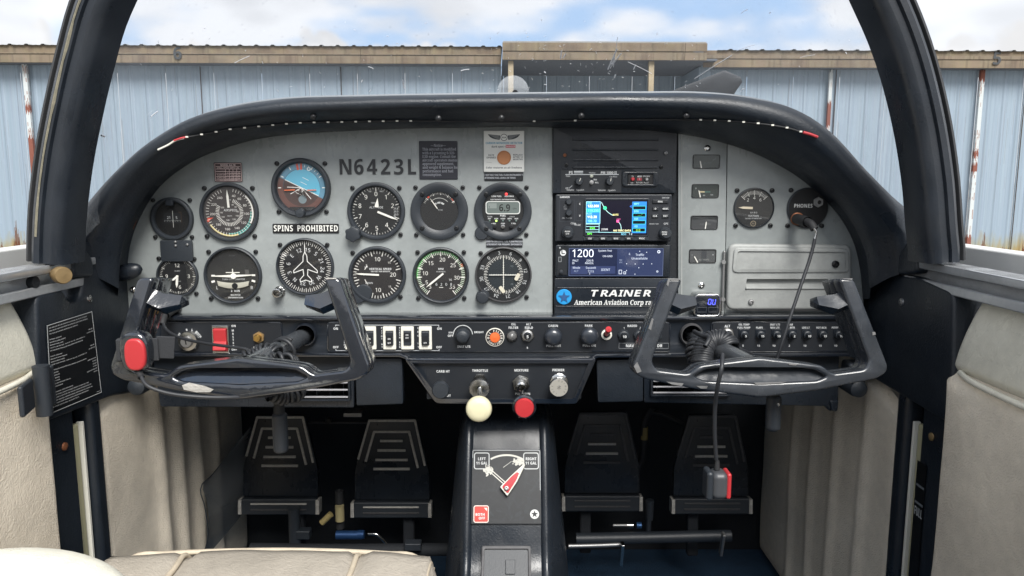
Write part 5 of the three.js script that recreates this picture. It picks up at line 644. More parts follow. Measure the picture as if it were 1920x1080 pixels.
{ // left section
  const ig = thing('ignition_switch', 'silver round ignition key switch', 'switch', onS(356, 638)); mesh('body', lathe([[19 * kS, 0], [19 * kS, 0.006], [17.5 * kS, 0.009], [12 * kS, 0.0095], [11.5 * kS, 0.008], [0, 0.008]]), M.steel, ig); mesh('barrel', mv(lathe([[10.5 * kS, 0], [10.5 * kS, 0.006], [9.6 * kS, 0.007], [0, 0.007]]), 0, 0, 0.007), M.dullsteel, ig); mesh('key_slot', mv(box(2.2 * kS, 9 * kS, 0.002, 0.0003).rotateZ(0.15), 0, 0, 0.0138), M.screw, ig);
  const ms = thing('master_switch', 'large red rocker master switch in a silver frame', 'switch', onS(415, 636)); mesh('frame', ext(rounded(rectPts(32 * kS, 54 * kS), 0.002), 0.004, 0.0008, [rectPts(25 * kS, 43 * kS)]), M.steel, ms); mesh('rocker', [mv(box(24.4 * kS, 28 * kS, 0.010, 0.0015), 0, 7.5 * kS, 0.002, 0.12), mv(box(24.4 * kS, 18 * kS, 0.012, 0.0015), 0, -13 * kS, 0.004, -0.4)], M.red, ms);
  const st = thing('starter_button', 'small brass starter push button on a hex nut', 'button', onS(486, 632)); mesh('nut', mv(hex(11 * kS, 0.004), 0, 0, 0.002), M.brass, st); mesh('plunger', lathe([[6.8 * kS, 0], [6.8 * kS, 0.010], [5.6 * kS, 0.0115], [0, 0.012]], 24), M.gold, st);
}
[[660, 'white-framed rocker switch behind the yoke arm, lettered FUEL PUMP', 1], [694, 'white-framed black rocker switch lettered NAV LTS', 1], [731, 'white-framed black rocker switch lettered PITOT HT', 1], [764.5, 'white-framed black rocker switch lettered FLASH BCN, flipped on', 0], [798, 'white-framed black rocker switch lettered LDG LT', 2]].forEach(([a, label, st]) => {
  const g = thing('rocker_switch', label, 'switch', onS(a, 633), 'white-framed rocker switches'), w = 24 * kS, h = 43.5 * kS, iw = 14.5 * kS, ih = 27.5 * kS;
  mesh('frame', ext(rounded(rectPts(w, h), 0.0012), 0.004, 0.0007, [rectPts(iw, ih)]), M.white, g);
  const off = st ? 1 : -1; mesh('rocker', [mv(box(iw - 0.0004, ih * 0.56, 0.009, 0.001), 0, ih * 0.21, 0.0015, off * 0.22), mv(box(iw - 0.0004, ih * 0.56, 0.009, 0.001), 0, -ih * 0.21, 0.0015, off * -0.02)], M.satin, g);
  const t = canvas(96, 128, (x) => { x.fillStyle = '#14161a'; x.fillRect(0, 0, 96, 128); if (st !== 2) T(x, 'ON', 48, 34, 30, { w: 'bold' }); T(x, 'OFF', 48, st === 0 ? 76 : 92, 30, { w: 'bold', sx: 0.92 }); });
  mesh('print', mv(new THREE.PlaneGeometry(iw * 0.8, ih * 0.62).rotateX(off * -0.02), 0, -ih * (st ? 0.17 : -0.1), 0.0072), std(L(1, 1, 1), 0.5, { map: t }), g, true);
});
{
  const dk = thing('dimmer_knob', 'round black dimmer knob under a white arc, lettered INST LTS', 'knob', onS(868, 628)); mesh('knob', latheS([[13.6 * kS, 0], [13.2 * kS, 0.010], [11 * kS, 0.0145], [5 * kS, 0.0165], [0, 0.0168]]), M.satin, dk);
  const oc = thing('oil_filter_caution_disc', 'round caution disc with an orange centre', 'caution disc', onS(928, 632)); mesh('disc', lathe([[17.6 * kS, 0], [17.6 * kS, 0.0014], [17 * kS, 0.002], [0, 0.002]]), M.white, oc);
  mesh('print', mv(new THREE.CircleGeometry(17 * kS, 40), 0, 0, 0.0026), std(L(1, 1, 1), 0.5, { map: dialTex((x) => { x.fillStyle = '#1a1c1f'; x.beginPath(); x.arc(0, 0, 95, 0, 7); x.fill(); const ring = (s, a0, st, flip) => [...s].forEach((c, i) => { const a = a0 + i * st, [X, Y] = P2(a, 73); T(x, c, X, Y, 34, { w: 'bold', c: '#ddd9cf', r: (flip ? a + 180 : a) * D2 }); }); ring('OIL', -95, 24); ring('FILTER', -8, 21); ring('CAUTION', 232, -18, true); x.fillStyle = '#cfc6ba'; x.beginPath(); x.arc(0, 0, 56, 0, 7); x.fill(); }, '#d9d6cc') }), oc, true); mesh('centre', mv(lathe([[9.6 * kS, 0], [9.2 * kS, 0.002], [0, 0.003]], 28), 0, 0, 0.0026), M.orange, oc);
  const ol = thing('oil_filter_lamp', 'small faceted grey indicator lamp lettered OIL FILTER', 'lamp', onS(960, 630)); mesh('lens', lathe([[9.6 * kS, 0], [9.4 * kS, 0.004], [6 * kS, 0.008], [0, 0.0095]], 9), std(L(0.11, 0.11, 0.11), 0.25), ol); mesh('collar', lathe([[10.6 * kS, 0], [10.6 * kS, 0.003], [9.5 * kS, 0.0034]], 24), M.screw, ol);
  const breaker = (name, label, a, b, n, r = 10, nut = true, group) => { const g = thing(name, label, 'breaker', onS(a, b), group); if (nut) mesh('nut', mv(hex(r * 1.12 * kS, 0.004), 0, 0, 0.002, 0, 0, 0.3), r > 10 ? M.steel : M.satin, g); mesh('collar', lathe([[r * 0.86 * kS, 0], [r * 0.86 * kS, 0.006], [r * 0.62 * kS, 0.0068], [r * 0.6 * kS, 0.004]], 24), r > 10 ? M.dullsteel : M.satin, g); mesh('plunger', lathe([[r * 0.52 * kS, 0], [r * 0.52 * kS, 0.0105], [r * 0.45 * kS, 0.0115], [0, 0.0116]], 20), M.satin, g); if (n) { const t = canvas(64, 64, (x) => { x.fillStyle = '#101215'; x.fillRect(0, 0, 64, 64); T(x, n, 32, 34, 46, { w: 'bold' }); }); mesh('print', mv(new THREE.CircleGeometry(r * 0.46 * kS, 16), 0, 0, 0.0122), std(L(1, 1, 1), 0.5, { map: t }), g, true); } return g; };
  breaker('alternator_field_breaker', 'silver hex-nut breaker lettered ALT FIELD', 989, 628, '5', 11.5);
  const pull = (name, label, a, b) => { const g = thing(name, label, 'knob', onS(a, b)); mesh('knob', mv(latheS([[6 * kS, 0], [7 * kS, 0.002], [14 * kS, 0.004], [16.6 * kS, 0.008], [15.6 * kS, 0.012], [11 * kS, 0.0155], [5 * kS, 0.017], [0, 0.0173]]), 0, 0, 0), M.knob, g); mesh('collar', lathe([[12 * kS, 0], [12 * kS, 0.003], [7 * kS, 0.004]], 28), M.satin, g); };
  pull('cabin_heat_knob', 'glossy black domed pull knob lettered CABIN', 1037, 629); pull('parking_brake_knob', 'glossy black domed pull knob lettered PARK, beside the red toggle', 1104, 628);
  const rt = thing('toggle_switch', 'red tipped toggle switch in a pale ring', 'switch', onS(1137, 627)); mesh('ring', lathe([[10 * kS, 0], [10 * kS, 0.003], [7 * kS, 0.004], [6.6 * kS, 0.001]], 28), M.white, rt); mesh('lever', mv(lathe([[3.6 * kS, 0], [4.6 * kS, 0.012], [6.0 * kS, 0.022], [5.4 * kS, 0.026], [0, 0.028]], 24).rotateX(-0.5), 0, 0, 0.001), M.red, rt);
  [[1169, '10', 'round black radio breaker with 1 printed over it'], [1198, '5', 'round black radio breaker with 2 printed over it, beside the yoke arm'], [1230, '2', 'round black breaker above the letters TXPDR']].forEach(([a, n, l]) => breaker('radio_breaker', l, a, 628, n, 10, true, 'radio breakers'));
  breaker('alternator_breaker', 'silver hex-nut breaker lettered ALT beside the coiled cord', 1363, 625, '', 11);
  [[1394, '5', 'FUEL PUMP'], [1425, '15', 'FLAPS'], [1455, '10', 'NAV LTS'], [1484, '2', 'HR MTR'], [1512, '10', 'LDG LT'], [1541, '15', 'ROT BCN'], [1571, '10', 'PITOT HT']].forEach(([a, n, s]) => breaker('circuit_breaker', 'small black push breaker below the letters ' + s, a, 627, n, 8.5, false, 'row of circuit breakers').add((() => { const m = new THREE.Mesh(clean(mv(box(0.015, 0.014, 0.0012, 0.0004), 0, 0.001, 0.0008)), M.black); m.name = 'base'; m.castShadow = m.receiveShadow = true; return m; })()));
}
// ================= below the switch panel =================
{
  const ZF = 0.016, g = thing('lower_fascia', 'black lower fascia boards hanging below the switch panel', 'fascia', [0, 0, 0]);
  const poly = (name, l, z, d, mat, bev = 0.002, holes = []) => mesh(name, mv(ext(rounded(atXY(l, z), 0.003, 2), d, bev, holes.map((h) => atXY(h, z))), 0, 0, z - d), mat, g);
  poly('fascia_board', [[285, 664], [664, 664], [664, 765], [300, 763]], ZF, 0.02, M.black, 0.002, [[[549, 703], [657, 703], [657, 750], [549, 750]]]);
  poly('fascia_board', [[1207, 664], [1574, 664], [1572, 768], [1556, 772], [1550, 762], [1207, 755]], ZF, 0.02, M.black, 0.002, [[[1219, 703], [1366, 703], [1366, 742], [1219, 742]]]);
  poly('blank_plate', [[665, 672], [754, 672], [756, 758], [668, 761]], ZF + 0.008, 0.02, M.vinyl); poly('blank_plate', [[1118, 675], [1206, 674], [1206, 753], [1121, 755]], ZF + 0.008, 0.02, M.vinyl);
  poly('tab', [[1556, 752], [1573, 752], [1571, 772], [1560, 772]], ZF + 0.004, 0.012, M.black);
  const vent = (label, a, b, c, d, cols) => {
    const v = thing('air_vent', label, 'vent', at((a + c) / 2, (b + d) / 2, ZF)), o = at((a + c) / 2, (b + d) / 2, ZF), k = mpp((a + c) / 2, (b + d) / 2, ZF), w = (c - a) * k, h = (d - b) * k;
    mesh('frame', mv(ext(rounded(rectPts(w + 7 * k, h + 7 * k), 0.003), 0.008, 0.0015, [rounded(rectPts(w - 2 * k, h - 2 * k), 0.002)]), 0, 0, -0.001), M.black, v); void o;
    mesh('back', mv(box(w + 0.004, h + 0.004, 0.004, 0.0005), 0, 0, -0.030), M.dark, v);
    for (const y of [-0.42, -0.08, 0.26]) mesh('slat', mv(box(w - 3 * k, 3.0 * k, 0.012, 0.001), 0, y * h, 0.0, -0.2), std(L(0.34, 0.34, 0.36), 0.45), v);
    for (let i = 0; i < cols; i++) mesh('fin', mv(box(1.2 * k, h * 0.86, 0.014, 0.0003), ((i + 0.5) / cols - 0.5) * w, 0, -0.013), M.satin, v);
    return v;
  };
  vent('slatted air vent below the yoke with the red switch', 553, 707, 655, 748, 4); const v2 = vent('slatted air vent below the yoke with the coiled cord', 1222, 706, 1364, 739, 6); { const k = mpp(1300, 720, ZF); mesh('shutter_tab', mv(box(46 * k, 9 * k, 0.008, 0.001), 14 * k, 9 * k, 0.004), M.satin, v2); }
  // black deflector tubes at the sides
  for (const [a, b, s, l] of [[262, 722, 1, 'black rounded air outlet below the yoke with the red switch'], [1604, 726, -1, 'black rounded air outlet below the scuffed yoke, beside the plain cover']]) { const q = thing('air_outlet', l, 'air outlet', at(a, b, 0.03)); mesh('body', lathe([[0.013, -0.05], [0.0135, 0.004], [0.012, 0.012], [0.007, 0.015], [0, 0.0155]]), M.satin, q); mesh('neck', mv(box(0.027, 0.034, 0.03, 0.005), 0, 0.02, -0.01), M.satin, q); void s; }
  const tl = thing('teardrop_lever', 'black teardrop lever at the edge of the panel beside the clock', 'lever', at(232, 510, 0.02)); const lr = []; for (let i = 0; i <= 14; i++) { const t = i / 14, x = -0.028 + 0.056 * t, r = 0.0125 * Math.sqrt(Math.max(0, 1 - Math.pow(Math.abs(t - 0.62) / (t > 0.62 ? 0.38 : 0.62), 2.0))); lr.push(Array.from({ length: 17 }, (_, j) => { const a = j / 16 * 2 * Math.PI; return [x, r * Math.cos(a) + (t - 0.6) * 0.010, r * 0.8 * Math.sin(a)]; })); } mesh('lever', grid(lr, 3), M.black, tl); mesh('pivot', mv(cyl(0.006, 0.006, 0.03, 18), 0.004, 0, -0.012), M.black, tl);
}
const ZQ = 0.042;
{ // engine control plate
  const q = thing('engine_control_plate', 'black tapered plate carrying the engine controls', 'control plate', [0, 0, 0]);
  const out = [[757, 671], [1119, 671], [1082, 757], [818, 757]], inn = [[768, 677], [1108, 677], [1077, 750], [823, 750]];
  mesh('plate', mv(ext(rounded(atXY(out, ZQ - 0.004), 0.006), 0.03, 0.002), 0, 0, ZQ - 0.034), M.black, q);
  mesh('rim', mv(ext(rounded(atXY(out, ZQ), 0.006), 0.008, 0.0025, [rounded(atXY(inn, ZQ), 0.005)]), 0, 0, ZQ - 0.005), M.gloss, q);
  printed('print', 800, 688, 1090, 748, ZQ - 0.0034, 4, '#181c22', (x) => { T(x, 'CARB HT', 831, 696, 6.2, { w: 'bold' }); T(x, 'THROTTLE', 900.4, 694.6, 6.2, { w: 'bold' }); T(x, 'MIXTURE', 977.6, 694, 6.2, { w: 'bold' }); T(x, 'PRIMER', 1046.6, 693.4, 6.2, { w: 'bold' }); T(x, 'PULL HOT', 831, 741.6, 6, { w: 'bold' }); T(x, 'PULL LEAN', 980, 739, 5.6, { w: 'bold' }); }, q);
}
const onQ = (a, b, z = 0) => at(a, b, ZQ - 0.003 + z), kQ = mpp(950, 720, ZQ);
{
  const shaftTo = (from, a, b, z) => { const t = at(a, b, z); return [t[0] - from[0], t[1] - from[1], t[2] - from[2]]; };
  const rod = (p, q, r, s = 16) => { const a = V(p), b = V(q), d = b.clone().sub(a), g = new THREE.CylinderGeometry(r, r, d.length(), s); g.applyQuaternion(new THREE.Quaternion().setFromUnitVectors(new THREE.Vector3(0, 1, 0), d.normalize())); return g.translate((a.x + b.x) / 2 || (p[0] + q[0]) / 2, (p[1] + q[1]) / 2, (p[2] + q[2]) / 2); };
  let c = onQ(830, 720), g = thing('carb_heat_knob', 'black round pull knob lettered CARB HT', 'knob', c); mesh('rod', rod([0, 0, 0], [0, 0, 0.03], 0.004), M.dullsteel, g); mesh('knob', mv(lathe([[0.004, 0], [0.0095, 0.003], [0.0125, 0.008], [0.0125, 0.013], [0.011, 0.016], [0, 0.0165]]), 0, 0, 0.02), M.satin, g);
  c = onQ(900, 711); g = thing('throttle', 'cream round throttle knob on a silver plunger', 'throttle', c); let e = shaftTo(c, 898, 766, 0.115); e = [0, -0.006, e[2]]; { const t = at(898, 766, 0.115); e = [t[0] - c[0], t[1] - c[1], t[2] - c[2]]; }
  mesh('nut', mv(hex(13.5 * kQ, 0.008), 0, 0, 0.004, 0, 0, 0.5), M.steel, g); mesh('friction_disc', mv(lathe([[5 * kQ, 0], [19 * kQ, 0.001], [19.5 * kQ, 0.004], [18 * kQ, 0.0055], [8 * kQ, 0.003], [5 * kQ, 0.003]]), 0, -0.008, 0.018), M.steel, g); mesh('rod', rod([0, -0.004, 0], e, 0.0035), M.steel, g);
  mesh('knob', mv(latheS([[0.004, -0.016], [0.010, -0.013], [0.0165, -0.005], [0.0178, 0.002], [0.0162, 0.0075], [0.011, 0.0105], [0.005, 0.0113], [0, 0.0115]]), ...e), M.cream, g);
  c = onQ(977, 717); g = thing('mixture_control', 'red mixture knob with a black collar on a silver hex nut', 'mixture knob', c); { const t = at(983, 763, 0.105); e = [t[0] - c[0], t[1] - c[1], t[2] - c[2]]; }
  mesh('nut', [mv(hex(17 * kQ, 0.007), 0, 0.000, 0.0035, 0, 0, 0.2), mv(hex(15 * kQ, 0.006), 0, 0, 0.010, 0, 0, 0.4), mv(lathe([[10 * kQ, 0], [9 * kQ, 0.014], [6 * kQ, 0.016], [5 * kQ, 0.012]], 24), 0, 0, 0.010)], M.steel, g); mesh('rod', rod([0, 0, 0.01], e, 0.003), M.steel, g);
  mesh('collar', mv(lathe([[0.004, -0.02], [0.012, -0.016], [0.0165, -0.008], [0.0165, 0.001], [0.0145, 0.003], [0, 0.003]]), ...e), M.gloss, g); mesh('knob', mv(lathe([[0.0135, 0.001], [0.0135, 0.006], [0.012, 0.0085], [0, 0.009]]), ...e), M.red, g);
  c = onQ(1048, 714); g = thing('primer', 'silver knurled primer knob', 'primer', c); mesh('bushing', lathe([[16 * kQ, 0], [16 * kQ, 0.006], [12 * kQ, 0.008], [0, 0.008]]), M.steel, g); { const t = at(1048, 727, 0.062); e = [t[0] - c[0], t[1] - c[1], t[2] - c[2]]; }
  mesh('rod', rod([0, 0, 0], e, 0.003), M.steel, g); const kn = []; for (let i = 0; i < 72; i++) { const a = i / 72 * 2 * Math.PI, r = 0.0138 - (i % 2) * 0.0005; kn.push([r * Math.cos(a), r * Math.sin(a)]); } mesh('knob', mv(ext(kn, 0.008, 0.0008), e[0], e[1], e[2] - 0.008), M.steel, g);
  mesh('print', mv(new THREE.CircleGeometry(0.0128, 32), e[0], e[1], e[2] + 0.0004), std(L(1, 1, 1), 0.42, { metalness: 0.6, map: dialTex((x) => { [...'PRIMER  LOCK  '].forEach((ch, i) => { const [X, Y] = P2(i * 25.7, 76); T(x, ch, X, Y, 26, { c: '#6e6c67', r: i * 25.7 * D2 }); }); x.strokeStyle = '#7a7873'; x.lineWidth = 5; for (const a of [0, 60, 120]) { x.beginPath(); x.moveTo(...P2(a, 26)); x.lineTo(...P2(a + 180, 26)); x.stroke(); } }, '#c8c4ba') }), g, true);
}
// ---- centre console with the fuel selector
{
  // profile in (z, y): starts behind the control plate, slopes towards the seats
  const prof = [[-0.10, 1.01], [-0.02, 0.985], [0.005, 0.955], [0.055, 0.845], [0.075, 0.80], [0.088, 0.785], [0.105, 0.775], [0.135, 0.735], [0.175, 0.69], [0.24, 0.665], [0.60, 0.655]];
  const g = thing('centre_console', 'black sloping centre console between the footwells', 'console', [0, 0, 0]), xc = -0.0085;
  const sec = (w) => [[-w - 0.045, -0.30], [-w - 0.020, -0.06], [-w - 0.010, -0.012], [-w - 0.004, 0.002], [-w, 0.004], [-w + 0.005, 0.002], [-w + 0.008, -0.002], [0, -0.001], [w - 0.008, -0.002], [w - 0.005, 0.002], [w, 0.004], [w + 0.004, 0.002], [w + 0.010, -0.012], [w + 0.020, -0.06], [w + 0.045, -0.30]];
  const curve = new THREE.CatmullRomCurve3(prof.map(([z, y]) => new THREE.Vector3(0, y, z)), false, 'centripetal').getSpacedPoints(60);
  mesh('shell', grid(curve.map((p, i) => { const t = curve[Math.min(60, i + 1)].clone().sub(curve[Math.max(0, i - 1)]).normalize(), n = new THREE.Vector3(0, t.z, -t.y); if (n.y < 0) n.negate(); return sec(0.058 + 0.004 * i / 60).map(([a, b]) => (b < -0.05 ? [xc + a, Math.max(FLOOR + 0.002, p.y + b), p.z] : [xc + a, p.y + n.y * b, p.z + n.z * b])); }), 0.9), M.black, g);
  // fuel selector plate: lies on the sloping face
  const top = at(946, 832, 0.020), A = new THREE.Vector3(xc, 0.9445, 0.0085), B = new THREE.Vector3(xc, 0.852, 0.050), up = A.clone().sub(B).normalize(), nrm = new THREE.Vector3(0, -up.z, up.y); void top; if (nrm.z < 0) nrm.negate();
  const fs = thing('fuel_selector', 'fuel selector plate with a red and white pointer handle', 'fuel selector', A.clone().add(B).multiplyScalar(0.5).addScaledVector(nrm, 0.004).toArray());
  fs.rotation.x = -Math.atan2(nrm.y, nrm.z); const h = 0.108, w = 0.104;
  mesh('plate', mv(box(w, h, 0.002, 0.0006), 0, 0, 0), M.satin, fs);
  const t = canvas(520, 540, (x, W, H) => {
    x.fillStyle = '#15181c'; x.fillRect(0, 0, W, H); seedN = 17; for (let i = 0; i < 260; i++) { x.fillStyle = `rgba(150,158,164,${0.05 * rnd()})`; x.beginPath(); x.ellipse(rnd() * W, rnd() * H, 4 + rnd() * 60, 2 + rnd() * 14, rnd() * 3, 0, 7); x.fill(); }
    x.strokeStyle = '#a9adaf'; x.lineWidth = 5; x.beginPath(); x.moveTo(4, 60); x.lineTo(4, 16); x.quadraticCurveTo(4, 4, 18, 4); x.lineTo(W - 18, 4); x.quadraticCurveTo(W - 4, 4, W - 4, 18); x.lineTo(W - 4, 300); x.stroke();
    for (const [a, s] of [[16, 'LEFT'], [392, 'RIGHT']]) { x.strokeStyle = '#c5c8c8'; x.lineWidth = 7; x.beginPath(); x.roundRect(a, 24, 112, 118, 16); x.stroke(); T(x, s, a + 56, 68, 28, { w: 'bold' }); T(x, '11 GAL', a + 56, 100, 28, { w: 'bold', sx: 0.95 }); }
    x.strokeStyle = '#cfcdc4'; x.lineWidth = 14; x.beginPath(); x.arc(262, 300, 260, -2.06, -1.08); x.stroke(); x.lineWidth = 7; for (const o of [0, 18]) { x.beginPath(); x.moveTo(140 + o, 168 - o * 0.4); x.lineTo(236 + o, 250 - o * 0.4); x.stroke(); }
    x.fillStyle = '#c3c2ba'; for (const [cx, cy, rx, ry, n] of [[122, 150, 34, 40, 60], [352, 92, 56, 24, 60]]) for (let i = 0; i < n; i++) { const a = rnd() * 6.3, q = rnd(); x.beginPath(); x.ellipse(cx + Math.cos(a) * rx * q, cy + Math.sin(a) * ry * q, 3 + rnd() * 12, 2 + rnd() * 6, rnd() * 3, 0, 7); x.fill(); } x.lineWidth = 4; x.strokeStyle = '#c3c2ba'; x.beginPath(); x.moveTo(236, 132); x.lineTo(300, 86); x.stroke();
    x.fillStyle = '#b5392f'; x.beginPath(); x.roundRect(18, 412, 108, 118, 14); x.fill(); x.strokeStyle = '#d8c8c0'; x.lineWidth = 7; x.stroke(); T(x, 'BOTH', 64, 474, 27, { w: 'bold' }); T(x, 'OFF', 78, 500, 27, { w: 'bold' }); x.fillStyle = '#d8c8c0'; x.beginPath(); x.moveTo(92, 426); x.lineTo(116, 426); x.lineTo(116, 452); x.fill();
    x.fillStyle = '#c9cbca'; x.beginPath(); x.arc(472, 472, 34, 0, 7); x.fill(); x.fillStyle = '#15181c'; x.beginPath(); for (let i = 0; i < 10; i++) { const a = i * 36 * D2 - Math.PI / 2, r = i % 2 ? 11 : 28; x.lineTo(472 + r * Math.cos(a), 472 + r * Math.sin(a)); } x.fill();
  });
  mesh('print', mv(new THREE.PlaneGeometry(w - 0.001, h - 0.001), 0, 0, 0.0015), std(L(1, 1, 1), 0.42, { map: t }), fs, true);
  const u = w / 520, P = (l) => l.map(([a, b]) => [(a - 260) * u, (270 - b) * u]);
  mesh('handle', mv(ext(rounded(P([[212, 276], [268, 344], [340, 240], [402, 116], [392, 108], [300, 190]]), 0.002), 0.011, 0.0015), 0, 0, 0.002), M.white, fs); mesh('handle_inlay', mv(ext(rounded(P([[226, 276], [270, 326], [334, 228], [356, 178], [340, 168], [300, 200]]), 0.003), 0.0012, 0.0003), 0, 0, 0.0126), M.redSatin, fs);
  const hp = P([[262, 286]])[0]; mesh('handle_screw', mv(screwG(0.0036), hp[0], hp[1], 0.0136), M.dullsteel, fs);
  // trim indicator frame at the foot of the picture
  const tf = thing('trim_window', 'small chromed window frame low on the centre console', 'indicator', [xc, 0.7985, 0.0855]); tf.rotation.x = -0.72; mesh('frame', ext(rounded(rectPts(0.072, 0.06), 0.004), 0.005, 0.001, [rounded(rectPts(0.064, 0.05), 0.003)]), M.bareDull, tf); mesh('panel', mv(box(0.066, 0.052, 0.002, 0.0004), 0, 0, 0.001), M.satin, tf); mesh('pointer', mv(box(0.014, 0.02, 0.003, 0.0006), 0.006, 0, 0.003), M.satin, tf);
}
// ---- rudder pedals
const ZP = -0.30;
function pedal(cx, cy, label, rib, wear) {
  const c = at(cx, cy, ZP), k = mpp(cx, cy, ZP), g = thing('rudder_pedal', label, 'pedal', c, 'rudder pedals'); g.rotation.x = -0.10;
  const P = (l) => l.map(([a, b]) => [a * k, -b * k]), z = 0.004;
  mesh('plate', mv(ext(rounded(P([[-43, -92], [47, -92], [70, 8], [71, 62], [-70, 62], [-69, 8]]), 0.006), 0.012, 0.002), 0, 0, -0.008), M.black, g);
  const strip = (l, w, h) => { const s = []; for (let i = 0; i < l.length - 1; i++) { const [a, b] = [P([l[i]])[0], P([l[i + 1]])[0]], d = Math.hypot(b[0] - a[0], b[1] - a[1]), an = Math.atan2(b[1] - a[1], b[0] - a[0]); s.push(mv(box(d + w * k * 0.5, w * k, h, 0.0006).rotateZ(an), (a[0] + b[0]) / 2, (a[1] + b[1]) / 2, z)); } return s; };
  mesh('outer_rib', strip([[-62, -16], [-41, -88], [44, -88], [62, -4]], 4.2, 0.0042), rib, g); mesh('inner_rib', strip([[-48, -12], [-32, -67], [33, -67], [49, 0]], 4.4, 0.0046), rib, g);
  [[-20, 20, -50], [-25, 25, -32], [-29, 29, -14], [-33, 33, 3]].forEach(([a, b, y], i) => mesh('bar', strip([[a, y], [b, y]], 4.6, 0.005), i > wear ? M.bareDull : rib, g));
  mesh('heel_bar', [mv(box(142 * k, 30 * k, 0.022, 0.003), 0, -78 * k, 0.004)], M.satin, g); for (const y of [72, 83]) mesh('heel_rib', mv(box(104 * k, 3 * k, 0.003, 0.0006), 0, -y * k, 0.0155), y < 80 ? rib : M.bareDull, g);
  for (const s of [-1, 1]) mesh('heel_end', mv(ext(rectPts(6 * k, 27 * k), 0.024, 0.001, [rectPts(4 * k, 24 * k)]), s * 72 * k, -78 * k, -0.007), M.bare, g);
  mesh('hanger', [mv(box(0.022, 0.12, 0.02, 0.004), 0.03 * (cx < 960 ? 1 : -1), -0.13, -0.02), mv(cyl(0.012, 0.012, 0.06, 18).rotateY(Math.PI / 2), 0, -0.075, -0.01)], M.dark, g);
}
pedal(526, 869, 'rudder pedal with bright worn ribs, beside the smoked plastic guard', M.bare, 9); pedal(735, 875, 'rudder pedal with bright worn ribs, next to the centre console', M.bare, 9); pedal(1128, 863, 'dark rudder pedal next to the centre console, few ribs worn', M.bareDull, 2); pedal(1332, 868, 'dark rudder pedal behind the hanging red-ended switch', M.bareDull, 2);
for (const n of scene.children.filter((o) => o.name.startsWith('rudder_pedal') && /dark/.test(o.userData.label))) n.children.filter((m) => m.name === 'bar').slice(0, 3).forEach((m, i) => { if (i < 3) m.material = i ? M.bare : M.bareDull; });
{ // smoked guard beside the outer pedal
  const g = thing('plastic_guard', 'smoked clear plastic guard sheet between the kick panel and a bright pedal', 'guard', [0, 0, 0]);
  const edge = [[470, 800, -0.32], [430, 850, -0.28], [398, 890, -0.22], [376, 914, -0.19], [384, 950, -0.19], [390, 1000, -0.19], [384, 1038, -0.19]].map(([a, b, z]) => at(a, b, z)), inn = [[476, 800, -0.33], [474, 850, -0.33], [468, 900, -0.33], [462, 930, -0.33], [455, 960, -0.33], [425, 1000, -0.28], [390, 1040, -0.22]].map(([a, b, z]) => at(a, b, z));
  const R = (l) => new THREE.CatmullRomCurve3(l.map(V)).getSpacedPoints(24), E = R(edge), N = R(inn), rows = [0, 0.25, 0.5, 0.75, 1].map((f) => E.map((p, i) => { const q = p.clone().lerp(N[i], f); return [q.x, q.y, q.z + 0.012 * Math.sin(f * 6 + i * 0.3)]; }));
  mesh('sheet', grid(rows, 3), M.tint, g); mesh('edge_bead', new THREE.TubeGeometry(new THREE.CatmullRomCurve3(E), 30, 0.0012, 6), M.satin, g);
}
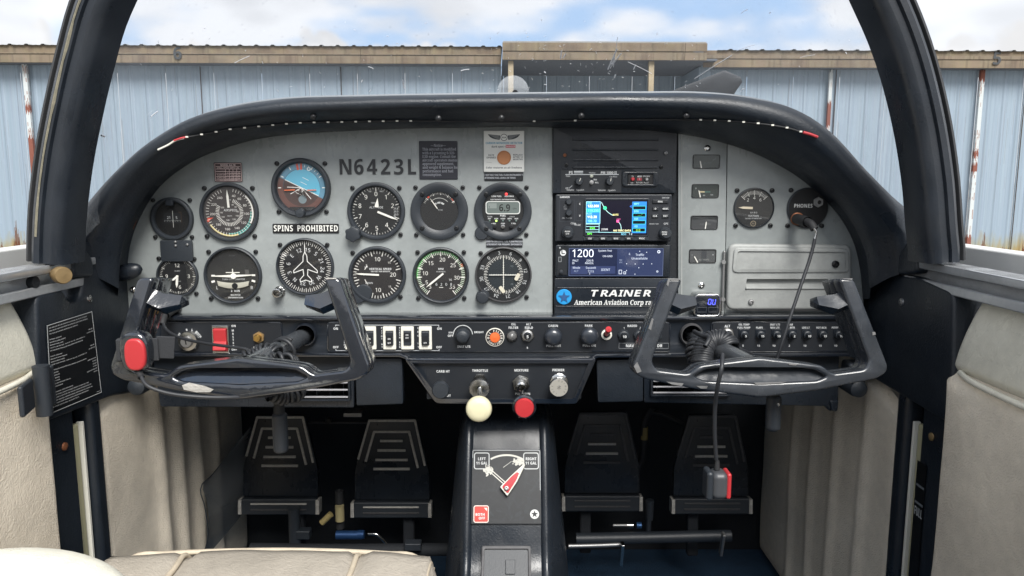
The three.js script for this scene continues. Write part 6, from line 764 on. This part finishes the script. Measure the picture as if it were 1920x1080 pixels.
{ // brake plumbing and torque tubes on the floor
  const t1 = thing('torque_tube', 'dark torque tube lying under the pedals with bright ribs', 'tube', [0, 0, 0]); mesh('tube', tube([at(470, 1030, -0.22), at(640, 1032, -0.22), at(850, 1030, -0.22)], 0.012, 20, 14), M.dark, t1); mesh('tube_end', mv(box(0.03, 0.014, 0.02, 0.002), ...at(775, 1022, -0.2)), M.satin, t1);
  const t2 = thing('torque_tube', 'dark torque tube lying under the dark pedals', 'tube', [0, 0, 0]); mesh('tube', tube([at(1080, 1010, -0.24), at(1200, 1008, -0.24), at(1370, 1004, -0.24)], 0.011, 20, 14), M.satin, t2); mesh('bar', tube([at(1066, 1024, -0.2), at(1110, 1023, -0.2), at(1162, 1021, -0.2)], 0.004, 8, 10), M.dullsteel, t2); mesh('lever', [mv(box(0.006, 0.05, 0.012, 0.001), ...at(1166, 1038, -0.19), 0.3)], M.steel, t2); mesh('lever', [mv(box(0.005, 0.05, 0.012, 0.001), ...at(1354, 1020, -0.2), 0.3)], M.dullsteel, t2);
  const b1 = thing('brake_line', 'blue brake fitting with a thin curved metal line', 'brake line', [0, 0, 0]); mesh('master_cylinder', [mv(new THREE.CylinderGeometry(0.011, 0.011, 0.07, 20), ...at(552, 985, -0.26)), mv(box(0.03, 0.018, 0.02, 0.003), ...at(568, 1000, -0.26))], M.satin, b1);
  mesh('fitting', [mv(cyl(0.0085, 0.0085, 0.05, 8).rotateY(Math.PI / 2), ...at(655, 1003, -0.25)), mv(cyl(0.009, 0.009, 0.012, 6).rotateY(Math.PI / 2), ...at(677, 1002, -0.25))], std(L(0.02, 0.06, 0.16), 0.4, { metalness: 0.5 }), b1); mesh('line', tube([[690, 1001], [706, 1002], [716, 1010], [728, 1022], [742, 1025]].map(([a, b]) => at(a, b, -0.25)), 0.0028), M.steel, b1); mesh('hose', [tube([[636, 920], [637, 950], [638, 990]].map(([a, b]) => at(a, b, -0.26)), 0.008)], M.rubber, b1); mesh('ferrule', [mv(new THREE.CylinderGeometry(0.0085, 0.0085, 0.03, 16), ...at(637, 962, -0.25))], std(L(0.35, 0.30, 0.16), 0.5), b1); mesh('ferrule', mv(new THREE.CylinderGeometry(0.006, 0.006, 0.026, 14).rotateZ(-0.8), ...at(612, 972, -0.26)), std(L(0.35, 0.28, 0.12), 0.5), b1);
  const b2 = thing('brake_line', 'small blue and silver brake fitting below the dark pedals', 'brake line', [0, 0, 0]); mesh('fitting', [mv(cyl(0.006, 0.006, 0.012, 6).rotateY(Math.PI / 2), ...at(1181, 985, -0.26))], M.steel, b2); mesh('fitting', mv(cyl(0.0065, 0.0065, 0.009, 6).rotateY(Math.PI / 2), ...at(1198, 985, -0.26)), std(L(0.03, 0.09, 0.22), 0.4, { metalness: 0.5 }), b2); mesh('line', tube([at(1150, 985, -0.26), at(1160, 985, -0.26), at(1178, 985, -0.26)], 0.003), M.dullsteel, b2); mesh('master_cylinder', [mv(new THREE.CylinderGeometry(0.008, 0.007, 0.04, 18), ...at(1218, 956, -0.27)), mv(new THREE.CylinderGeometry(0.005, 0.005, 0.07, 12), ...at(1216, 985, -0.27))], M.satin, b2);
  const hs = thing('hose', 'black hose with a dull yellow band behind the dark pedals', 'hose', [0, 0, 0]); mesh('hose', tube([[1222, 765], [1208, 790], [1207, 830], [1200, 870], [1160, 910]].map(([a, b]) => at(a, b, -0.36)), 0.007), M.rubber, hs); mesh('band', mv(new THREE.CylinderGeometry(0.0075, 0.0075, 0.026, 16), ...at(1208, 812, -0.36)), std(L(0.22, 0.17, 0.06), 0.6), hs); mesh('branch', tube([[1215, 772], [1240, 776], [1270, 790], [1292, 805]].map(([a, b]) => at(a, b, -0.36)), 0.005), M.rubber, hs);
  const br = thing('pedal_bracket', 'grey metal bracket and bolt above the pedals with bright ribs', 'bracket', [0, 0, 0]); mesh('angle', mv(box(0.035, 0.008, 0.03, 0.001), ...at(664, 774, -0.3)), M.dullsteel, br); mesh('bolt', mv(cyl(0.006, 0.006, 0.01, 6), ...at(616, 788, -0.34)), M.screw, br); mesh('rail', mv(box(0.12, 0.003, 0.01, 0.001), ...at(635, 792, -0.36)), M.bareDull, br);
}
// ================= yokes =================
function thumb(s) {                                                           // wedge pointing inwards, its flat top sloping up towards the pilot
  const r = [[0, 0.002, -0.006], [0, -0.016, 0.004], [0, -0.024, -0.012], [0, -0.020, -0.034], [0, -0.004, -0.036]], root = r.map(([, y, z]) => [s * 0.108, 0.094 + y, z]), mid = r.map(([, y, z]) => [s * 0.092, 0.086 + y * 0.95, z]), tip = r.map(([, y, z]) => [s * 0.072, 0.084 + y * 0.55, z * 0.7 - 0.006]), end = r.map(() => [s * 0.069, 0.079, -0.017]);
  return grid([root, mid, tip, end].map((l) => (s > 0 ? [...l, l[0]] : [...l, l[0]].reverse())), 0.5);
}
function yoke(label, hub, hole, mat, chips, tilt, topX) {
  const g = thing('control_yoke', label, 'yoke', hub), m = 0.001;
  const S = (l) => l.map(([a, b]) => [a * m, b * m]), sym = (l) => [...l, ...l.slice().reverse().filter(([a]) => a !== 0).map(([a, b]) => [-a, b])];
  // half outlines on the right-hand side, mirrored
  const right = [[0, -33], [70, -24], [136, -11], [147, -4], [149, 4], [topX, 106], [topX - 18, 106], [127, 10], [122, 0], [84, -5], [72, 5], [0, 14]];
  const full = [...right, ...right.slice(1, -1).reverse().map(([a, b]) => [-a, b])];
  const lens = sym([[0, 8], [64, 0], [78, -8], [66, -13], [0, -16]]).filter((p, i, a) => i === 0 || p[0] !== a[i - 1][0] || p[1] !== a[i - 1][1]);
  const lensPts = [[0, 8], [64, 0], [78, -8], [66, -13], [0, -16], [-66, -13], [-78, -8], [-64, 0]]; void lens;
  const arm = (s) => S([[s * 147.2, 3], [s * (topX - 1.4), 104.6], [s * (topX - 16.4), 104.6], [s * 129, 9]]);
  const o = rounded(S(full), 0.006, 4);
  mesh('frame', [mv(ext(o, 0.018, 0.004, [], 4), 0, 0, -0.030), mv(ext(o, 0.020, 0.003, [rounded(S(lensPts.slice().reverse()), 0.004, 4)], 3), 0, 0, -0.014)], mat, g);
  const fl = rounded(S(lensPts), 0.004, 4), fz = (y) => lerp(0.0045, -0.0115, (y + 0.016) / 0.024), fg = new THREE.ShapeGeometry(shapeOf(fl)), fp = fg.attributes.position; for (let i = 0; i < fp.count; i++) fp.setZ(i, fz(fp.getY(i)) + 0.0012 * Math.cos(fp.getX(i) * 22)); fg.computeVertexNormals();
  mesh('recess_face', fg, mat, g);                                            // the sunk face slopes up towards the pilot
  for (const s of [1, -1]) {
    const a = s > 0 ? arm(1) : arm(-1).reverse(); mesh('grip', mv(ext(rounded(a, 0.004, 3), 0.042, 0.003, [], 3), 0, 0, -0.050), mat, g);
    mesh('thumb_rest', [thumb(s)], mat, g);
  }
  const d = V(hole).sub(V(hub)).applyAxisAngle(new THREE.Vector3(1, 0, 0), -tilt); const len = d.length() + 0.05; const sh = new THREE.CylinderGeometry(0.0125, 0.0125, len, 32).rotateX(Math.PI / 2); sh.translate(0, 0, -len / 2); const q = new THREE.Quaternion().setFromUnitVectors(new THREE.Vector3(0, 0, -1), d.clone().normalize()); sh.applyQuaternion(q);
  mesh('shaft', mv(sh, 0, 0, -0.018), std(L(0.060, 0.066, 0.074), 0.32, { roughnessMap: rep(smudgeT, 0.1) }), g);
  const hub2 = lathe([[0.017, -0.05], [0.018, -0.022], [0.018, 0]], 32); mesh('hub_boss', mv(hub2, 0, -0.004, -0.012), mat, g);
  for (const [l, z, dep] of chips) mesh('bare_patch', mv(ext(S(l), dep || 0.0008, 0), 0, 0, z), mat === M.gloss ? M.bare : M.scuff, g);
  g.rotation.x = tilt; return g;
}
const hubL = at(453, 693, 0.26), hubR = at(1423, 692, 0.245);
const yokeL = yoke('glossy black control yoke with a red-faced switch strapped to its grip', hubL, at(573, 627, 0.0), M.gloss, [[[[-66, -17], [-58, -14], [-40, -18], [-30, -22], [-34, -25], [-50, -25], [-64, -22]], 0.0062], [[[100, 106], [112, 106], [112, 105], [100, 104.4]], 0.0062], [[[142, 30], [143, 28], [138, 44], [137, 44]], 0.0063]], -0.10, 115);
const yokeR = yoke('scuffed dark grey control yoke with a coiled cord around its shaft', hubR, at(1296, 627, 0.0), M.yokeWorn, [[[[-148, 4], [-144, -4], [-139, -2], [-144, 9]], 0.0062], [[[-110, 99], [-108, 106.4], [-93, 106.4], [-94, 104.6], [-106, 104.6], [-108, 97]], 0.0062], [[[-131, 48], [-127, 60], [-125, 59], [-128, 46]], 0.0062], [[[-110, -14], [-90, -16], [-92, -19], [-104, -17]], 0.0062], [[[-75, -19], [-62, -19], [-63, -22], [-70, -22]], 0.0062], [[[93, 106.4], [107, 106.4], [106, 104.6], [104, 105]], 0.0062], [[[32, 7.6], [42, 6.6], [41, 5], [33, 5.6]], 0.0062], [[[130, 40], [134, 41], [133, 44], [130, 44]], 0.0062], [[[-8, -15], [30, -14], [22, -16], [-6, -17]], 0.0062]], -0.14, 109);
void yokeL; void yokeR;
// ---- cords
function coil(path, R, wire, turns, n = 0, wob = 0.0) { const c = new THREE.CatmullRomCurve3(path.map(V), false, 'centripetal'), N = n || turns * 22, fr = c.computeFrenetFrames(N, false), pts = []; for (let i = 0; i <= N; i++) { const t = i / N, p = c.getPointAt(t), a = t * turns * 2 * Math.PI, r = R * (1 + wob * Math.sin(i * 0.21)); pts.push(p.addScaledVector(fr.normals[i], Math.cos(a) * r).addScaledVector(fr.binormals[i], Math.sin(a) * r)); } return new THREE.TubeGeometry(new THREE.CatmullRomCurve3(pts), N, wire, 7); }
{
  const p = thing('push_to_talk_switch', 'oval red push-to-talk switch strapped to a yoke grip', 'switch', at(258, 662, 0.275));
  const oval = (w, h, n = 32) => Array.from({ length: n }, (_, i) => { const a = i / n * 2 * Math.PI, e = 0.55; const c = Math.cos(a), s = Math.sin(a); return [w * Math.sign(c) * Math.pow(Math.abs(c), e + 0.2), h * Math.sign(s) * Math.pow(Math.abs(s), e + 0.2)]; });
  mesh('body', mv(ext(oval(0.0165, 0.0225), 0.020, 0.004, [], 4), -0.002, 0.002, -0.014), M.gloss, p); mesh('button', mv(ext(oval(0.0118, 0.0182), 0.008, 0.0025, [], 4), 0.001, 0, 0.002), M.red, p);
  mesh('strap', [mv(box(0.014, 0.026, 0.052, 0.002), -0.022, 0.002, -0.03, 0, 0.1), mv(box(0.020, 0.026, 0.003, 0.001), 0.024, 0.003, -0.016, 0, 0.35, -0.12), mv(box(0.046, 0.026, 0.003, 0.001), -0.004, 0.002, -0.010)], std(L(0.03, 0.032, 0.036), 0.9, { bumpMap: rep(weaveT, 0.02), bumpScale: 0.0006 }), p);
  const c1 = thing('looped_cord', 'black cord looping from the strapped red switch under its yoke', 'cord', [0, 0, 0]); mesh('cord', tube([[262, 700, 0.28], [275, 722, 0.29], [310, 736, 0.29], [370, 744, 0.285], [440, 745, 0.27], [500, 741, 0.24], [530, 735, 0.20]].map(([a, b, z]) => at(a, b, z)), 0.0022), M.cable, c1); mesh('strain_relief', tube([[259, 690, 0.275], [261, 698, 0.278], [265, 708, 0.283]].map(([a, b, z]) => at(a, b, z)), 0.0036, 10), M.rubber, c1);
  const j = thing('headset_plug', 'black plug in the panel jack below the clock with its cord', 'plug', at(330, 577, 0.002)), o = at(330, 577, 0.002), loc = (a, b, z) => { const q = at(a, b, z); return [q[0] - o[0], q[1] - o[1], q[2] - o[2]]; };
  mesh('jack', lathe([[0.0085, 0], [0.0085, 0.005], [0.006, 0.006], [0.006, 0]], 24), M.screw, j); mesh('plug', [tube([loc(330, 577, 0.004), loc(320, 583, 0.03), loc(309, 592, 0.055)], 0.0062, 10, 16), tube([loc(309, 592, 0.055), loc(306, 600, 0.062), loc(305, 608, 0.066)], 0.0045, 10, 12)], M.rubber, j);
  mesh('cord', tube([[305, 604, 0.064], [312, 618, 0.08], [335, 632, 0.10], [380, 643, 0.12], [430, 650, 0.14], [465, 656, 0.15], [488, 668, 0.15]].map(([a, b, z]) => loc(a, b, z)), 0.0021), M.cable, j);
  const cc = thing('coiled_cord', 'bunched black coiled cord around the shaft of the glossy yoke', 'cord', [0, 0, 0]), A = (a, b, z) => at(a, b, z);
  mesh('coil', [coil([A(462, 676, 0.17), A(486, 665, 0.165), A(505, 660, 0.165), A(520, 668, 0.17)], 0.0105, 0.0026, 8, 0, 0.08), coil([A(470, 684, 0.18), A(500, 678, 0.19), A(530, 676, 0.185), A(550, 682, 0.16)], 0.0085, 0.0026, 8, 0, 0.1), coil([A(508, 736, 0.20), A(530, 742, 0.19), A(552, 738, 0.18), A(560, 730, 0.17)], 0.0095, 0.0026, 8, 0, 0.08)], M.cable, cc); mesh('loop', coil([A(528, 660, 0.135), A(538, 655, 0.125)], 0.0165, 0.0026, 1.6, 60), M.cable, cc);
  const ip = thing('inline_plug', 'black cylindrical inline connector hanging below the glossy yoke', 'connector', A(525, 800, 0.17)), k = mpp(525, 800, 0.17); mesh('barrel', new THREE.LatheGeometry([[0.0001, -49], [10, -49], [13, -46], [14, -40], [14, 20], [13, 24], [10, 26]].map(([r, y]) => new THREE.Vector2(r * k, y * k)), 28), M.satin, ip); mesh('ribbed_neck', new THREE.LatheGeometry(Array.from({ length: 21 }, (_, i) => new THREE.Vector2((11 - (i % 2) * 1.4 - i * 0.08) * k, (26 + i * 1.7) * k)), 20), M.rubber, ip);
}
{
  const A = (a, b, z) => at(a, b, z);
  const cc = thing('coiled_cord', 'thick black coiled cord wrapped around the shaft of the scuffed yoke', 'cord', [0, 0, 0]);
  mesh('coil', [coil([A(1316, 682, 0.13), A(1320, 655, 0.12), A(1336, 640, 0.115), A(1357, 640, 0.12), A(1368, 655, 0.13)], 0.0125, 0.003, 20, 0, 0.03), coil([A(1310, 640, 0.10), A(1306, 660, 0.11), A(1312, 682, 0.12), A(1330, 690, 0.13)], 0.012, 0.003, 9, 0, 0.05)], M.cable, cc);
  mesh('lead', tube([A(1302, 622, 0.08), A(1318, 630, 0.12), A(1330, 634, 0.14), A(1322, 650, 0.15)], 0.0032), M.cable, cc); mesh('tail', tube([A(1372, 640, 0.10), A(1390, 655, 0.10), A(1410, 664, 0.09)], 0.0022), M.cable, cc);
  const pc = thing('audio_cord', 'black plug and cord hanging from the PHONES jack', 'cord', [0, 0, 0]); mesh('plug', [tube([A(1493, 410, 0.006), A(1503, 413, 0.03), A(1514, 416, 0.045)], 0.0075, 12, 18), tube([A(1512, 415, 0.043), A(1521, 420, 0.052), A(1527, 430, 0.056)], 0.0056, 12, 16)], M.rubber, pc);
  mesh('bare_wire', tube([A(1526, 428, 0.056), A(1530, 434, 0.057), A(1529, 443, 0.057), A(1527, 449, 0.057)], 0.0018), M.steel, pc); mesh('cord', tube([A(1528, 448, 0.057), A(1520, 480, 0.06), A(1500, 540, 0.07), A(1480, 600, 0.08), A(1466, 645, 0.085), A(1456, 675, 0.085)], 0.0024), M.cable, pc);
  const hc = thing('hanging_switch', 'black push-to-talk switch with a red edge hanging before a dark pedal', 'switch', A(1350, 910, 0.25)), o = A(1350, 910, 0.25), k = mpp(1350, 910, 0.25), loc = (a, b, z) => { const q = A(a, b, z); return [q[0] - o[0], q[1] - o[1], q[2] - o[2]]; };
  mesh('cord', tube([loc(1355, 664, 0.262), loc(1353, 690, 0.278), loc(1346, 722, 0.275), loc(1341, 760, 0.262), loc(1340, 810, 0.255), loc(1343, 862, 0.25)], 0.0024), M.cable, hc); mesh('strain_relief', mv(new THREE.CylinderGeometry(4 * k, 5.5 * k, 17 * k, 16), -7 * k, 40 * k, 0), M.rubber, hc);
  mesh('body', [mv(box(30 * k, 52 * k, 0.026, 0.007), -4 * k, 4 * k, 0)], std(L(0.055, 0.058, 0.064), 0.42), hc); mesh('clip', mv(box(13 * k, 56 * k, 0.024, 0.006), -23 * k, 4 * k, 0), M.satin, hc); mesh('button', mv(box(9 * k, 50 * k, 0.022, 0.003), 12.5 * k, 4 * k, 0), M.red, hc);
  const ip = thing('inline_plug', 'black cylindrical inline connector hanging below the scuffed yoke', 'connector', A(1450, 772, 0.20)), kk = mpp(1450, 772, 0.2); mesh('barrel', new THREE.LatheGeometry([[0.0001, -36], [9, -36], [13, -33], [14, -28], [14, 26], [12, 30], [9, 31]].map(([r, y]) => new THREE.Vector2(r * kk, y * kk)), 28), M.satin, ip); mesh('ribbed_neck', new THREE.LatheGeometry(Array.from({ length: 21 }, (_, i) => new THREE.Vector2((10 - (i % 2) * 1.4) * kk, (31 + i * 1.5) * kk)), 20), M.rubber, ip); mesh('rivet', mv(lathe([[3.4 * kk, 0], [3 * kk, 0.001], [1.6 * kk, 0.0012], [0, 0.0005]], 14), 3 * kk, 18 * kk, 13.6 * kk), M.steel, ip);
}
// ---- seat
{
  const s = thing('pilot_seat', 'cream upholstered seat with piped cushion edges', 'seat', [-0.32, FLOOR, 0.50]);
  const c0 = at(207, 1064, 0.17), c1 = at(824, 1062, 0.17), hw = (c1[0] - c0[0]) / 2, cx = (c0[0] + c1[0]) / 2 + 0.32, ty = c0[1] - FLOOR + 0.022;
  const rows = []; for (let i = 0; i <= 28; i++) { const v = i / 28, r = []; for (let j = 0; j <= 40; j++) { const u = j / 40 * 2 - 1, e = Math.min(1, (1 - Math.abs(u)) / 0.05), f = Math.min(1, v / 0.06); r.push([cx + u * hw, ty - 0.035 * (1 - Math.sqrt(e * (2 - e))) - 0.04 * (1 - Math.sqrt(f * (2 - f))) - 0.012 * Math.exp(-(((Math.abs(u) - 0.52) / 0.03) ** 2)) + 0.006 * fbm(u * 3 + 4, v * 3, 3) + 0.01 * v, -0.335 + 0.5 * v - 0.02 * (1 - u * u)]); } rows.push(r); }
  mesh('cushion', grid(rows, 3), M.seat, s); mesh('cushion_base', mv(box(hw * 2 - 0.004, 0.14, 0.48, 0.02), cx, ty - 0.115, -0.085), M.seat, s);
  const pip = (pts) => tube(pts, 0.0034, 60, 10); mesh('piping', pip(Array.from({ length: 15 }, (_, i) => { const u = -0.97 + i / 14 * 1.94; return [cx + u * hw, ty - 0.006 - (Math.abs(u) > 0.93 ? 0.014 : 0), -0.326 - 0.02 * (1 - u * u) + (Math.abs(u) > 0.93 ? 0.008 : 0)]; })), M.piping, s);
  for (const u of [-0.52, 0.52]) mesh('piping', pip([[cx + u * hw, ty - 0.026, -0.343], [cx + u * hw - 0.002, ty - 0.002, -0.325], [cx + u * hw * 0.99, ty + 0.0, -0.28], [cx + u * hw * 0.97, ty + 0.004, -0.1]]), M.piping, s);
  for (const u of [-0.95, 0.95]) mesh('piping', pip([[cx + u * hw, ty - 0.03, -0.336], [cx + u * hw, ty - 0.008, -0.315], [cx + u * hw, ty - 0.004, -0.2], [cx + u * hw, ty, 0.1]]), M.piping, s);
  mesh('backrest', mv(box(hw * 2, 0.52, 0.11, 0.045), cx, ty + 0.22, 0.50, 0.30), M.seat, s);
  { const b = at(-10, 1128, 0.62); mesh('bolster', mv(new THREE.SphereGeometry(1, 40, 24).scale(0.088, 0.030, 0.08), b[0] + 0.32, b[1] - FLOOR - 0.012, b[2] - 0.50, 0, 0, -0.12), M.leather, s); }
  mesh('seat_frame', [mv(box(0.03, 0.10, 0.42, 0.004), cx - hw * 0.7, 0.05, 0), mv(box(0.03, 0.10, 0.42, 0.004), cx + hw * 0.7, 0.05, 0)], M.dark, s);
}
renderer.render(scene, camera);
